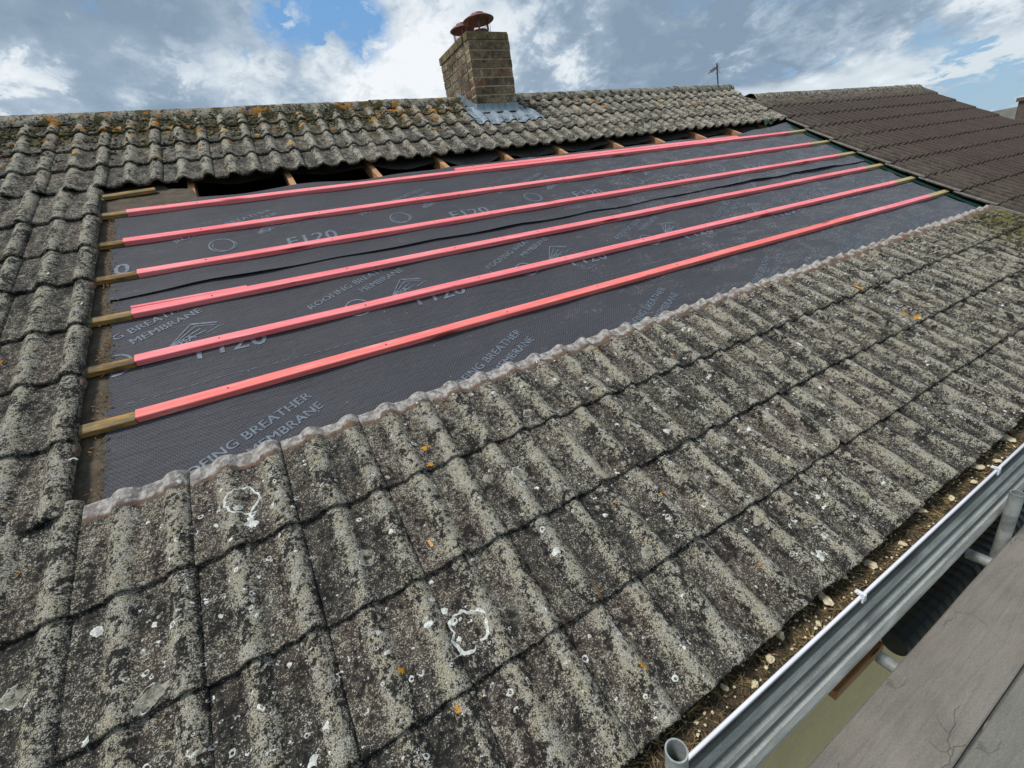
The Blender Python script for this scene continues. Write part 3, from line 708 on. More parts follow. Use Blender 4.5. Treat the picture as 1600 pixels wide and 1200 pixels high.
# ------------------------------------------------------------------ membrane: two lapped sheets
def press(v):                                      # 1 where a batten holds the sheet down
    return max(math.exp(-((v - b) / .05) ** 2) for b in BV)
BV = [2.325, 1.912, 1.510, 1.123, .738, .379]     # batten centre lines
def mem_h(u, v, up):
    n = u / fan(v); sag = abs(math.sin((n - .345) / .65 * math.pi)) ** 1.3
    far = min(1, max(0, (u - 3.5) / 3))
    wr = mn.noise(Vector((u * 2.2, v * 5.5, 3 + 4 * up))) * .006 + mn.noise(Vector((u * 5, v * 11 + u * 3, 8 + up))) * .004 * (.5 + far)
    pr_ = press(v)
    h = .0065 - .008 * sag * (1 - .5 * pr_) + wr * (1 - .75 * pr_)
    return h + (.0045 if up else 0)
def left_edge(v): return -.085 + .018 * mn.noise(Vector((v * 3, 2, 2))) - (.02 if v > 1.3 and v < 2.35 else 0)
def right_edge(v): return 6.875 * fan(v) + .02 * mn.noise(Vector((v * 4, 5, 2)))
def lap(u): return 1.305 + .008 * math.sin(u * 1.7) + .006 * mn.noise(Vector((u * 3, 1, 1)))
def lift(u):                                        # how far the free edge curls off the lower sheet
    return .004 + .012 * max(0, mn.noise(Vector((u * 1.3, 4, 4))) + .25) + (.020 * math.exp(-((u - 6.0) / .5) ** 2)) + .012 * math.exp(-((u - 4.9) / .5) ** 2) + .008 * math.exp(-((u - 2.2) / .5) ** 2)
def top_edge(u):
    return 2.535 + .022 * mn.noise(Vector((u * 2.0, 3, 1))) - .05 * math.exp(-((u - .75) / .45) ** 2) - .05 * math.exp(-((u - 1.75) / .4) ** 2) + (.10 * max(0, (u - 6.2)) ** 1.0)
def sheet(up):
    mb = MB(); nu, nv = 420, 70
    for b_ in range(nv + 1):
        for a in range(nu + 1):
            t = b_ / nv; vv = (.0 + 1.42 * t) if not up else None
            s_ = a / nu
            if up:
                v0 = lap(s_ * 7.0); v1 = top_edge(s_ * 7.4); vv = v0 + (v1 - v0) * t
            else: vv = -.10 + 1.52 * t
            u = left_edge(vv) + (right_edge(vv) - left_edge(vv)) * s_
            h = mem_h(u, vv, up)
            if up and t < .12: h += lift(u) * (1 - t / .12) ** 2
            if up and t > .9: h += -.012 * ((t - .9) / .1) * (.5 + mn.noise(Vector((u * 1.7, 9, 9)))) + (.03 * max(0, u - 6.6) * (t - .9) / .1)
            mb.v.append((u, vv, h))
    n = nu + 1
    for b_ in range(nv):
        for a in range(nu):
            q = b_ * n + a; mb.f.append((q, q + 1, q + n + 1, q + n))
    me = mb.mesh('membrane', True); return me
mem_lo = link('breather_membrane', sheet(0), M['membrane'], None, (0, 0, 0), ROOF)
tag(mem_lo, 'dark grey printed breather membrane, lower sheet between the lap line and the lower tiles', 'membrane', 'breather membrane sheets')
mem_up = link('breather_membrane', sheet(1), M['membrane'], None, (0, 0, 0), ROOF)
tag(mem_up, 'dark grey printed breather membrane, upper sheet that laps over the other below the open rafters', 'membrane', 'breather membrane sheets')

# printing: words converted from text, laid on the sheets
_tc = {}
def text_tris(s, bold=.008):
    if s in _tc: return _tc[s]
    cu = bpy.data.curves.new('t', 'FONT'); cu.body = s; cu.size = 1; cu.resolution_u = 3; cu.fill_mode = 'FRONT'; cu.space_character = 1.04
    ob = bpy.data.objects.new('t', cu); COL.objects.link(ob); dg = bpy.context.evaluated_depsgraph_get(); dg.update()
    me = bpy.data.meshes.new_from_object(ob.evaluated_get(dg)); bm = bmesh.new(); bm.from_mesh(me)
    bmesh.ops.triangulate(bm, faces=bm.faces[:])
    for _ in range(2 if s == 'F120' else 0):
        lg = [e for e in bm.edges if e.calc_length() > .30]
        if lg: bmesh.ops.subdivide_edges(bm, edges=lg, cuts=1); bmesh.ops.triangulate(bm, faces=bm.faces[:])
    v = [(p.co.x, p.co.y) for p in bm.verts]; bm.verts.index_update(); f = [tuple(q.index for q in fc.verts) for fc in bm.faces]
    bm.free(); bpy.data.objects.remove(ob); bpy.data.curves.remove(cu); _tc[s] = (v, f); return _tc[s]
class Ink(MB):
    def __init__(s, up): super().__init__(); s.up = up; s.dh = 0.0
    def ok(s, u, v):
        if u < left_edge(v) + .004 or u > right_edge(v) - .004: return False
        return (lap(u) + .006 < v < top_edge(u) - .006) if s.up else (-.1 < v < 1.40)
    def pt(s, x, y):
        h = mem_h(x, y, s.up) + .0020 + s.dh
        if s.up:
            t = (y - lap(x)) / (top_edge(x) - lap(x))
            if 0 < t < .12: h += lift(x) * (1 - t / .12) ** 2
        return (x, y, h)
    def shape(s, vs, fs):
        o = len(s.v); good = [s.ok(*p) for p in vs]; s.v += [s.pt(*p) for p in vs]
        for f in fs:
            if all(good[q] for q in f): s.f.append(tuple(o + q for q in f))
    def text(s, body, u, v, size, ang=0, wide=1.0, right=False):
        vs, fs = text_tris(body); ca, sa = math.cos(ang), math.sin(ang)
        mx = max(p[0] for p in vs) if right else 0
        for q, e_ in enumerate((-.016, 0, .016)):           # three slightly shifted passes make the heavy print
            s.dh = .00025 * q
            s.shape([(u + ((x + e_ - mx) * wide * ca - y * sa) * size, v + ((x + e_ - mx) * wide * sa + y * ca) * size) for x, y in vs], fs)
        s.dh = 0.0
    def band(s, pts, wd):
        vs = []; n = len(pts)
        for k, (x, y) in enumerate(pts):
            a = pts[max(0, k - 1)]; b = pts[min(n - 1, k + 1)]; d = math.hypot(b[0] - a[0], b[1] - a[1]) or 1
            nx, ny = -(b[1] - a[1]) / d * wd / 2, (b[0] - a[0]) / d * wd / 2; vs += [(x + nx, y + ny), (x - nx, y - ny)]
        s.shape(vs, [(2 * k, 2 * k + 1, 2 * k + 3, 2 * k + 2) for k in range(n - 1)])
    def loopmark(s, u, v, r):                       # a roll of tape: ring with a thinner second line
        full = [(u + r * math.cos(a) * .9, v + r * math.sin(a) * 1.05) for a in [math.radians(q) for q in range(0, 361, 10)]]
        s.band(full, .010)
        s.band([(u + .016 + (r * .86) * math.cos(math.radians(q)), v - .006 + r * .86 * math.sin(math.radians(q))) for q in range(150, 391, 10)], .005)
    def badge(s, u, v, k=1.0):                      # triangle of swept strokes over three letters
        for q in range(4):
            a0 = .16 + q * .17
            s.band([(u, v), (u + k * (.10 + .020 * q), v + k * (.150 - .028 * q))], .0065 * k)
        s.band([(u + k * .10, v + k * .150), (u + k * .215, v + k * .115)], .012 * k); s.band([(u + k * .115, v + k * .125), (u + k * .205, v + k * .095)], .006 * k)
        s.band([(u + k * .165, v + k * .045), (u + k * .215, v + k * .075), (u + k * .24, v + k * .08)], .005 * k)
        s.text('BBA', u + .022 * k, v - .022 * k, .062 * k, math.radians(27))
PER = 1.07
lo, hi_ = Ink(0), Ink(1)
DG = math.radians(26)
for k in range(-1, 8):
    d = PER * k
    for (eu, ev) in ((.645, .218), (1.335, 1.118)):
        lo.text('ROOFING BREATHER', eu + d, ev, .0640, DG, .98, True)
        lo.text('MEMBRANE', eu + .030 + d, ev - .078, .0640, DG, .98, True)
    lo.text('F120', .235 + d, .665, .165, 0, .92)
    lo.loopmark(1.005 + d, .765, .070)
    lo.badge(1.205 + d, .800)
    d = 1.13 * k
    hi_.text('ROOFING BREATHER', .80 + d, 2.105, .066, DG, 1.0, True); hi_.text('MEMBRANE', .835 + d, 2.035, .066, DG, 1.0, True)
    hi_.text('F120', .80 + d, 1.56, .165, 0, .95)
    hi_.loopmark(.450 + d, 1.705, .075)
    hi_.badge(.66 + d, 1.80, .9)
for k in range(150):
    u = -.02 + k * .046; lo.band([(u, .492 + .004 * math.sin(u * 3)), (u + .026, .492 + .004 * math.sin(u * 3))], .0032)
link('printing', lo.mesh('printing'), M['print'], mem_lo).rotation_euler = (0, 0, 0)
link("printing", hi_.mesh('printing'), M['print'], mem_up).rotation_euler = (0, 0, 0)

# ------------------------------------------------------------------ battens
def batten(name, u0, v0, u1, v1, label, cat, mat, group, wd=.050, th=.030, h0=.005, parent=None, bow=0.0, skew=0):
    """timber between two roof points; origin at its left end"""
    p = RP(u0, v0, 0); d = math.atan2(v1 - v0, u1 - u0); Lb = math.hypot(u1 - u0, v1 - v0)
    mb = MB(); n = max(2, int(Lb / .12)); b = .0025
    pr = [(-wd / 2 + b, 0), (wd / 2 - b, 0), (wd / 2, b), (wd / 2, th - b), (wd / 2 - b, th), (-wd / 2 + b, th), (-wd / 2, th - b), (-wd / 2, b)]
    for k in range(n + 1):
        x = Lb * k / n; wy = mn.noise(Vector((x * 1.1, u0 * 7, v0 * 5))) * .0035 + bow * math.sin(math.pi * k / n); wz = mn.noise(Vector((x * 1.4, v0 * 9, 2))) * .0015
        for (y, z) in pr: mb.v.append((x + skew * y, y + wy, z + wz + h0))
        if k:
            for q in range(8):
                r_ = (q + 1) % 8; mb.f.append((8 * k - 8 + q, 8 * k + q, 8 * k + r_, 8 * k - 8 + r_))
    mb.f.append(tuple(range(8))); mb.f.append(tuple(8 * n + q for q in reversed(range(8))))
    me = mb.mesh(name)
    o = link(name, me, mat, None, p, (Matrix.Rotation(THETA, 3, 'X') @ Matrix.Rotation(d, 3, 'Z')).to_euler())
    tag(o, label, cat, group)
    if name == 'roof_batten' and Lb > 1:
        for ru in (.345, 1.025, 1.70, 2.33, 3.01, 3.66, 4.41, 5.05, 5.73, 6.41):
            x = ru * fan(v0) - u0
            if .03 < x < Lb - .03:
                nl = bpy.data.objects.new('nail', NAIL); COL.objects.link(nl); nl.parent = o; nl.location = (x, .010 * (hash1(ru, v0) - .5), h0 + th)
    return o
nb_ = MB(); nb_.tube((0, 0, -.001), (0, 0, .0012), .0042, 10); NAIL = nb_.mesh('nail'); NAIL.materials.append(M['steel_wire'])
PK = ((.86, .165, .185), (.93, .275, .29)); OR = ((.86, .16, .145), (.92, .235, .21))
mr = [mat_red('red_stain_%s' % n, *c, k) for k, (n, c) in enumerate((('rose', PK), ('pink', PK), ('coral', PK), ('salmon', PK), ('blush', PK), ('orange', OR), ('magenta', ((.83, .19, .23), (.92, .29, .32)))))]
uL = [-.027, -.039, .029, .006, .019, .023]; uR = [7.02, 6.91, 6.85, 6.74, 6.64, 6.59]
words = ['topmost', 'second from the top', 'third from the top', 'fourth from the top', 'fifth from the top', 'lowest']
GR = 'long red battens across the membrane'; GB = 'bare batten ends at the left edge'; GN = 'bare batten ends at the right edge'
h0 = .005
for k in range(6):
    v = BV[k]
    if k < 5:
        lab = ['topmost full-length red batten, next to the open rafters', 'red batten second from the top, crossing the membrane above the big F120 printing', 'red batten third from the top, just above the membrane lap',
               'red batten fourth from the top, just below the membrane lap, left end split', 'red batten fifth from the top, just above the dashed line on the membrane'][k]
        batten('roof_batten', uL[k], v, uR[k], v, lab, 'batten', mr[k], GR, bow=.006 * (hash1(k, 2) - .5))
    else:
        batten('roof_batten', uL[k], v, 5.22, v + .002, 'lowest red batten, the longer orange-red length nearest the lower tiles', 'batten', mr[5], GR)
        batten('roof_batten', 5.223, v + .004, uR[k], v - .002, 'pinker short length that ends the lowest red batten at the right', 'batten', mr[6], GR)
    # bare timber at both ends
    ll = ['thin grey bare stub left of the topmost red batten', 'dark stub left of the second red batten from the top', 'dark stub with ochre streaks left of the third red batten',
          'pale brown stub left of the split-ended red batten', 'orange-brown cracked stub left of the fifth red batten', 'clean tan stub left of the lowest red batten'][k]
    batten('bare_batten', -.33, v - .004 + .002 * k, uL[k] - .003, v - .004, ll, 'batten', [M['oldwood'], M['darkwood'], M['darkwood'], M['oldwood'], M['darkwood'], M['greenwood'] if False else M['oldwood']][k], GB, .044 if k < 5 else .05, .027, h0 - .002)
    rl = 'bare olive batten end right of the ' + ['topmost', 'second', 'third', 'fourth', 'fifth', 'lowest'][k] + ' red batten'
    batten('bare_batten', (uR[k] + .003), v, 7.02 * fan(v) + .15, v + .004, rl, 'batten', M['greenwood'], GN, .05, .0295, h0)
batten('roof_batten', 2.33, BV[0] + .057, 6.10, BV[0] + .054, 'shorter red batten laid tight against the upper side of the topmost one', 'batten', mr[1], GR)
batten('roof_batten', .002, BV[3] + .046, .52, BV[3] + .030, 'short red sliver beside the split left end of the fourth batten', 'batten', mr[3], None, .018, .0285, h0)
batten('bare_batten', -.33, 2.60, .135, 2.655, 'broken weathered batten end above the membrane at top left', 'batten', M['oldwood'], None, .046, .022, .010)

# green sheet beside the neighbour's verge
gs = MB()
gs.grid(lambda a, b_: ((6.865 + .18 * a + .01 * mn.noise(Vector((b_ * 14, 1, 1)))) * fan(-.02 + 2.74 * b_), -.02 + 2.74 * b_, .0155 + .004 * mn.noise(Vector((a * 3, b_ * 20, 2))) + .008 * a), [k / 8 for k in range(9)], [k / 60 for k in range(61)])
def crum(a, b_):
    return (7.03 + .16 * a + .02 * mn.noise(Vector((a * 4, b_ * 4, 1))), 2.66 + .12 * b_ * (1 - .5 * a), .02 + .035 * math.sin(a * 5 + b_ * 3) ** 2 + .02 * mn.noise(Vector((a * 8, b_ * 8, 1))))
gs.grid(crum, [k / 12 for k in range(13)], [k / 10 for k in range(11)])
o = link('green_underlay', gs.mesh('green_underlay', True), M['green'], None, (0, 0, 0), ROOF)
tag(o, "dark green plastic underlay strip showing beside the neighbour's roof edge", 'underlay')

# ------------------------------------------------------------------ lichen crusts on the tiles
def crust(mb, u, v, r, inner, aspect=1.0, rot=0.0, arc=(0, 2 * math.pi), n=12, lift_=.0012, jag=.3):
    a0, a1 = arc; o = len(mb.v); full = (a1 - a0) > 6.2; m = n if full else n + 1
    sd = random.random() * 99
    for k in range(m):
        a = a0 + (a1 - a0) * k / n
        j = 1 + jag * mn.noise(Vector((math.cos(a) * 1.7, math.sin(a) * 1.7, sd))) + jag * .55 * mn.noise(Vector((math.cos(a) * 5, math.sin(a) * 5, sd)))
        j2 = 1 + jag * .9 * mn.noise(Vector((math.cos(a) * 2.1, math.sin(a) * 2.1, sd + 5)))
        if inner > .7: j2 = j * (1 + .10 * mn.noise(Vector((math.cos(a) * 3, math.sin(a) * 3, sd + 2))))
        for rr, hh in ((r * j, -.0004), (r * (j * .55 + inner * j2 * .45), lift_), (r * inner * j2, -.0004 if inner > .05 else lift_)):
            x, y = math.cos(a) * rr, math.sin(a) * rr * aspect
            U = u + x * math.cos(rot) - y * math.sin(rot); V = v + x * math.sin(rot) + y * math.cos(rot)
            mb.v.append((U, V, surf(U, V) + hh + .0008))
    for k in range(n if full else n):
        a = o + 3 * k; b = o + 3 * ((k + 1) % m) if full else o + 3 * (k + 1)
        mb.f.append((a, b, b + 1, a + 1)); mb.f.append((a + 1, b + 1, b + 2, a + 2))
wl, gl, ol = MB(), MB(), MB()
def dens(u, v): return mn.noise(Vector((u * 1.6, v * 1.6, 3))) + .4 * mn.noise(Vector((u * 5, v * 5, 1)))
cnt = 0
while cnt < 2700:
    u = random.random() ** 1.4 * 6.2 - .9; v = random.uniform(-1.38, -.05) if random.random() < .8 else random.uniform(-.3, 3.2)
    if v > -.03 and u > -.13: continue
    if u > .4 + 6 * (v + 1.5) + 4: continue
    if dens(u, v) < random.uniform(-.5, .35): continue
    d = min(abs(v - f) for f in FR)
    if d < .012: continue
    r = .0030 + .0068 * random.random() ** 2.6
    if random.random() < .28: crust(wl, u, v, r * 1.1, .5, random.uniform(.7, 1.1), random.random() * 3, n=9, jag=.6)
    elif random.random() < .5:
        a0 = random.random() * 6; crust(wl, u, v, r * 1.2, .6, 1, 0, (a0, a0 + random.uniform(1.6, 4.2)), 7, jag=.8)
    else: crust(random.choice((wl, wl, gl)), u, v, r * .85, .03, random.uniform(.6, 1.2), random.random() * 3, n=9, jag=.9)
    cnt += 1
# the large ones the photograph shows
crust(wl, .333, -.222, .056, .86, 1.05, .2, n=60, jag=.25); crust(wl, .318, -.25, .014, .05, .8, 0, n=14); crust(wl, .345, -.318, .020, .05, 1.2, .3, n=22, jag=.7); crust(wl, .352, -.285, .012, .3, 1, 0, n=14, jag=.7)
crust(wl, .828, -.945, .054, .84, 1.12, .4, (-1.6, 4.3), 60, jag=.28); crust(wl, .80, -.90, .016, .2, .7, 0, n=14)
for (u, v, r, i_, a) in ((.637, -.601, .026, .2, 1.1), (1.233, -.558, .034, .1, .9), (.915, -.543, .022, .2, 1), (.063, -.70, .040, .03, .55), (-.225, -.536, .026, .1, 1.1), (2.186, -.642, .02, .4, .8), (1.42, -.31, .025, .5, .7)):
    crust(gl, u, v, r, i_, a, .5, n=30, jag=.35); crust(wl, u, v, r * 1.06, .90, a, .5, (1, 4.5), 24, jag=.33)
for (u, v, r) in ((2.0, -1.323, .017), (1.18, -.875, .014), (-.062, -.46, .014), (.60, -.83, .010), (1.9, -.66, .010), (.38, -1.02, .011), (.46, -1.21, .012), (.79, -.86, .011), (.73, -.88, .009), (1.75, -.30, .012), (2.35, -.50, .014), (3.0, -.55, .016)):
    crust(wl, u, v, r, .04, random.uniform(.6, 1.4), random.random() * 3, n=16, jag=.7)
for k in range(20):
    u = random.uniform(-.3, 5); v = random.uniform(-1.35, -.1)
    if u > 5 * (v + 1.6): continue
    crust(gl, u, v, random.uniform(.008, .024), .05, random.uniform(.6, 1.2), random.random() * 3, n=18, jag=.5)
for (u, v, r) in ((.959, -.289, .012), (.949, -.369, .010), (.935, -.372, .006), (1.652, -.881, .008), (.625, -.944, .009), (1.212, -1.263, .010), (.717, -1.10, .008), (3.978, -.346, .022), (3.961, -.639, .020), (3.99, -.70, .026), (3.93, -.50, .020), (3.60, -.52, .012), (2.3, -.30, .010), (1.95, -.12, .010)):
    for q in range(3): crust(ol, u + random.gauss(0, r * .5), v + random.gauss(0, r * .5), r * random.uniform(.5, .85), .04, random.uniform(.6, 1), random.random() * 3, n=12, jag=.9)
for k in range(230):
    u = random.uniform(-1.2, 7); v = random.uniform(2.8, 4.25)
    if mn.noise(Vector((u * 1.3, v * 2, 7))) < random.uniform(-.1, .35) - (v - 3.8) * .3 + max(0, u - 3) * .06: continue
    crust(ol, u, v, random.uniform(.012, .040), .04, random.uniform(.5, 1), random.random() * 3, n=12, lift_=.004, jag=.9)
for mb, nm_, mt, lb in ((wl, 'white_lichen', 'lichen', 'white ring-shaped lichen crusts dotted over the grey tiles'), (gl, 'grey_lichen', 'lichen_grey', 'flat grey lichen patches on the lower tiles'), (ol, 'orange_lichen', 'lichen_orange', 'bright orange lichen patches on the tiles and near the ridge')):
    tag(link(nm_, mb.mesh(nm_, True), M[mt], None, (0, 0, 0), ROOF), lb, 'lichen', None, 'stuff')
# moss cushions along the ridge and at the far lower corner
ms = MB()
def cushion(u, v, r, hgt, zoff=None):
    o = len(ms.v); n = 7; z = surf(u, min(v, 4.3)) if zoff is None else zoff
    ms.v.append((u, v, z + hgt))
    for ring, (rr, hh) in enumerate(((.55, .8), (1.0, 0))):
        for k in range(n):
            a = 2 * math.pi * k / n + ring * .4; j = 1 + .35 * random.uniform(-1, 1)
            ms.v.append((u + math.cos(a) * r * rr * j, v + math.sin(a) * r * rr * j, z + hgt * hh * (1 + .3 * random.uniform(-1, 1)) - (.006 if ring else 0)))
    for k in range(n):
        q = (k + 1) % n; ms.f.append((o, o + 1 + k, o + 1 + q)); ms.f.append((o + 1 + k, o + 1 + n + k, o + 1 + n + q, o + 1 + q))
k = 0
while k < 1500:
    u = random.uniform(-1.5, 4.2); v = 4.22 - abs(random.gauss(0, .34))
    if v < 2.9 or random.random() < max(0, (u - 1.2) / 3.5): continue
    n_ = u / fan(v); s = (n_ - UOFF) % TW
    if rollh(s) > .45 and random.random() < .8: continue
    if mn.noise(Vector((u * 3, v * 3, 1))) < random.uniform(-.5, .1): continue
    cushion(u, v, random.uniform(.008, .024), random.uniform(.006, .018)); k += 1
k = 0
while k < 260:
    u = random.uniform(5.9, 6.88); v = random.uniform(-.7, -.1)
    if u < 6.3 - (v + .1) * -.9 and random.random() < .8: continue
    cushion(u, v, random.uniform(.008, .03), random.uniform(.005, .016)); k += 1
tag(link('moss', ms.mesh('moss', False), M['moss'], None, (0, 0, 0), ROOF), 'dark green moss cushions on the upper courses below the ridge', 'moss', None, 'stuff')

# ------------------------------------------------------------------ gutter litter, stones, splinter
def gsurf(x, y): return -.668 + .010 * mn.noise(Vector((x * 14, y * 30, 1))) + .006 * mn.noise(Vector((x * 50, y * 60, 1))) - .010 * abs((y + 1.27) / .05)
gl_ = MB(); gl_.grid(lambda x, y: (x, y, gsurf(x, y)), [.1 + .011 * k for k in range(560)], [-1.3165 + .0095 * k for k in range(11)])
tw = MB()
for k in range(3600):
    x = .3 + 5.5 * random.random() ** 1.5; y = random.uniform(-1.316, -1.225); z = gsurf(x, y) + random.uniform(.0, .009)
    L_ = random.uniform(.006, .028) if random.random() < .8 else random.uniform(.02, .06); a = random.uniform(0, math.pi); w_ = random.uniform(.0006, .0022)
    dx, dy, dz = math.cos(a) * L_ / 2, math.sin(a) * L_ / 2, random.uniform(-.005, .006)
    if abs(dy) > .04: continue
    y = min(max(y, -1.314 + abs(dy)), -1.22)
    nx, ny = -math.sin(a) * w_, math.cos(a) * w_; o = len(tw.v)
    tw.v += [(x - dx + nx, y - dy + ny, z - dz), (x - dx - nx, y - dy - ny, z - dz), (x + dx - nx, y + dy - ny, z + dz), (x + dx + nx, y + dy + ny, z + dz), (x, y, z + w_ * 2)]
    tw.f += [(o, o + 1, o + 4), (o + 1, o + 2, o + 4), (o + 2, o + 3, o + 4), (o + 3, o, o + 4), (o + 3, o + 2, o + 1, o)]
gd = thing('gutter_debris', 'brown leaf litter and dry twigs packed into the gutter', 'debris', (2.5, -1.27, -.69)); gd['kind'] = 'stuff'
pf = MB()
for k in range(420):
    x = .9 + 4.6 * random.random() ** 1.4; y = random.uniform(-1.312, -1.232)
    if mn.noise(Vector((x * 9, y * 20, 6))) < -.1: continue
    r = random.uniform(.0015, .0055); z = gsurf(x, y) + .006; o = len(pf.v); n = 6
    for q in range(n):
        a = 2 * math.pi * q / n; j = r * random.uniform(.6, 1.3); pf.v.append((x + math.cos(a) * j * 1.4, y + math.sin(a) * j, z + random.uniform(-.001, .003)))
    pf.v.append((x, y, z + .004)); pf.f += [(o + q, o + (q + 1) % n, o + n) for q in range(n)]
link('pale_flakes', pf.mesh('pale_flakes'), M['stone'], gd)
link('leaf_litter', gl_.mesh('leaf_litter', True), M['litter'], gd); link('dry_twigs', tw.mesh('dry_twigs'), M['twig'], gd)
def pebble(r, sx, sy, sz, seed):
    bm = bmesh.new(); bmesh.ops.create_icosphere(bm, subdivisions=2, radius=r)
    for v in bm.verts:
        n = mn.noise(v.co / r * 1.3 + Vector((seed * 9, 0, 0))); v.co *= 1 + .7 * n; v.co.x *= sx; v.co.y *= sy; v.co.z *= sz
    me = bpy.data.meshes.new('stone_chip'); bm.to_mesh(me); bm.free(); me.materials.append(M['stone']); return me
stones = [(1.075, -1.30, .012, 'near the open tube end'), (1.42, -1.262, .009, ''), (1.60, -1.283, .011, ''), (1.70, -1.253, .012, ''), (1.93, -1.265, .017, ''), (2.20, -1.272, .014, ''), (2.38, -1.292, .011, ''), (2.62, -1.26, .013, ''), (3.10, -1.268, .017, ''), (3.22, -1.30, .012, ''), (3.46, -1.255, .022, ''), (2.80, -1.288, .011, ''), (1.83, -1.297, .008, ''), (2.98, -1.298, .010, ''), (1.50, -1.302, .009, ''), (2.07, -1.25, .009, '')]
for k, (x, y, r, w_) in enumerate(stones):
    o = bpy.data.objects.new('stone_chip', pebble(r * 1.25, random.uniform(.9, 1.4), random.uniform(.7, 1.0), .55, k)); COL.objects.link(o); o.location = (x, y, gsurf(x, y) + r * .5 + .006); o.rotation_euler = (0, 0, random.random() * 3)
    tag(o, 'pale stone chip lying in the brown litter of the gutter', 'stone', 'pale stone chips in the gutter')
su, sv = .831, -.655
mb = MB(); mb.box((0, 0, .003), (.026, .010, .005), .001)
o = link('wood_splinter', mb.mesh('wood_splinter'), mat_simple('splinter_wood', (.55, .30, .12), .7, .3, 60, stretch=(1, 6, 6)), None, RP(su, sv, surf(su, sv) + .001), (Matrix.Rotation(THETA, 3, 'X') @ Matrix.Rotation(math.radians(98), 3, 'Z')).to_euler())
tag(o, 'small orange splinter of wood lying alone on the lower tiles', 'splinter')
# debris on the felt in the strip left of the membrane
lb_ = MB()
for k in range(700):
    v = random.uniform(.02, 2.35); u = random.uniform(-.13, left_edge(v) + .01) + (.02 if random.random() < .1 else 0)
    if mn.noise(Vector((v * 4, 1, 1))) < random.uniform(-.5, .5): continue
    L_ = random.uniform(.003, .016); a = random.uniform(0, 3.14); w_ = random.uniform(.001, .004); z = .006 + random.uniform(0, .006); o = len(lb_.v)
    dx, dy = math.cos(a) * L_, math.sin(a) * L_; nx, ny = -math.sin(a) * w_, math.cos(a) * w_
    lb_.v += [(u - dx, v - dy, z), (u + nx, v + ny, z), (u + dx, v + dy, z + .002), (u - nx, v - ny, z), (u, v, z + .003)]
    lb_.f += [(o, o + 3, o + 4), (o + 3, o + 2, o + 4), (o + 2, o + 1, o + 4), (o + 1, o, o + 4)]
tag(link('bark_crumbs', lb_.mesh('bark_crumbs'), mat_simple('bark_crumb', (.24, .13, .05), .9, .6, 60), None, (0, 0, 0), ROOF), 'orange-brown crumbs on the old felt left of the membrane', 'debris', None, 'stuff')

# ------------------------------------------------------------------ scaffold
def scaffold_tube(a, b, label, group=None):
    a, b = Vector(a), Vector(b); mb = MB(); mb.tube((0, 0, 0), b - a, .02415, 32, inner=.0205)
    o = link('scaffold_tube', mb.mesh('scaffold_tube', True), M['galv'], None, a); tag(o, label, 'scaffold tube', group)
    m_ = o.modifiers.new('e', 'EDGE_SPLIT'); m_.split_angle = math.radians(50); return o
scaffold_tube((1.086, -1.388, -5.6), (1.086, -1.388, -.405), 'upright galvanised tube with its open top end beside the gutter', None)
scaffold_tube((3.20, -1.3905, -5.6), (3.20, -1.3905, -.775), 'upright galvanised tube rising between the steel board and the grey boards', None)
scaffold_tube((2.215, -1.345, -1.076), (2.215, -3.0, -1.076), 'short galvanised cross tube end nearest the camera, under the board edge', 'cross tubes under the boards')
scaffold_tube((3.05, -1.325, -1.076), (3.05, -3.0, -1.076), 'galvanised cross tube end further along, beside the black ribbed pipe', 'cross tubes under the boards')
# steel board on edge: ribbed section
A = Vector((0, -1.3215, -.742)); B = Vector((0, -1.366, -.944)); dd = (B - A); Ls = dd.length; dd.normalize(); nn = Vector((0, dd.z, -dd.y))
if nn.y > 0: nn = -nn
secp = []; GRV = []
for (t, h) in ((0, -.034), (0, -.004), (.004, 0), (.030, 0), (.040, -.016), (.062, -.016), (.072, 0), (.092, 0), (.102, -.016), (.124, -.016), (.134, 0), (.168, 0), (.186, -.004), (.198, -.013), (.204, -.024), (.202, -.036)):
    p = A + dd * t + nn * h; secp.append((p.y, p.z)); GRV.append(1.0 if (h < -.008 and t < .15) or t > .19 else (.7 if t < .001 else 0.0))
GRV += [0.5] * len(secp)
inn = [(y - .0018 * nn.y * 1, z - .0018 * nn.z) for (y, z) in reversed(secp)]
sb = MB(); sb.extrude_x([(y + 1.34, z + .84) for y, z in secp + inn], -1.9, 3.1, 40, True)
sb.at['groove'] = [gq for _ in range(41) for gq in GRV]
so = link('steel_board', sb.mesh('steel_board', False), M['galv_board'], None, (1.9, -1.34, -.84))
tag(so, 'long ribbed galvanised steel board standing on edge along the gutter', 'scaffold board')
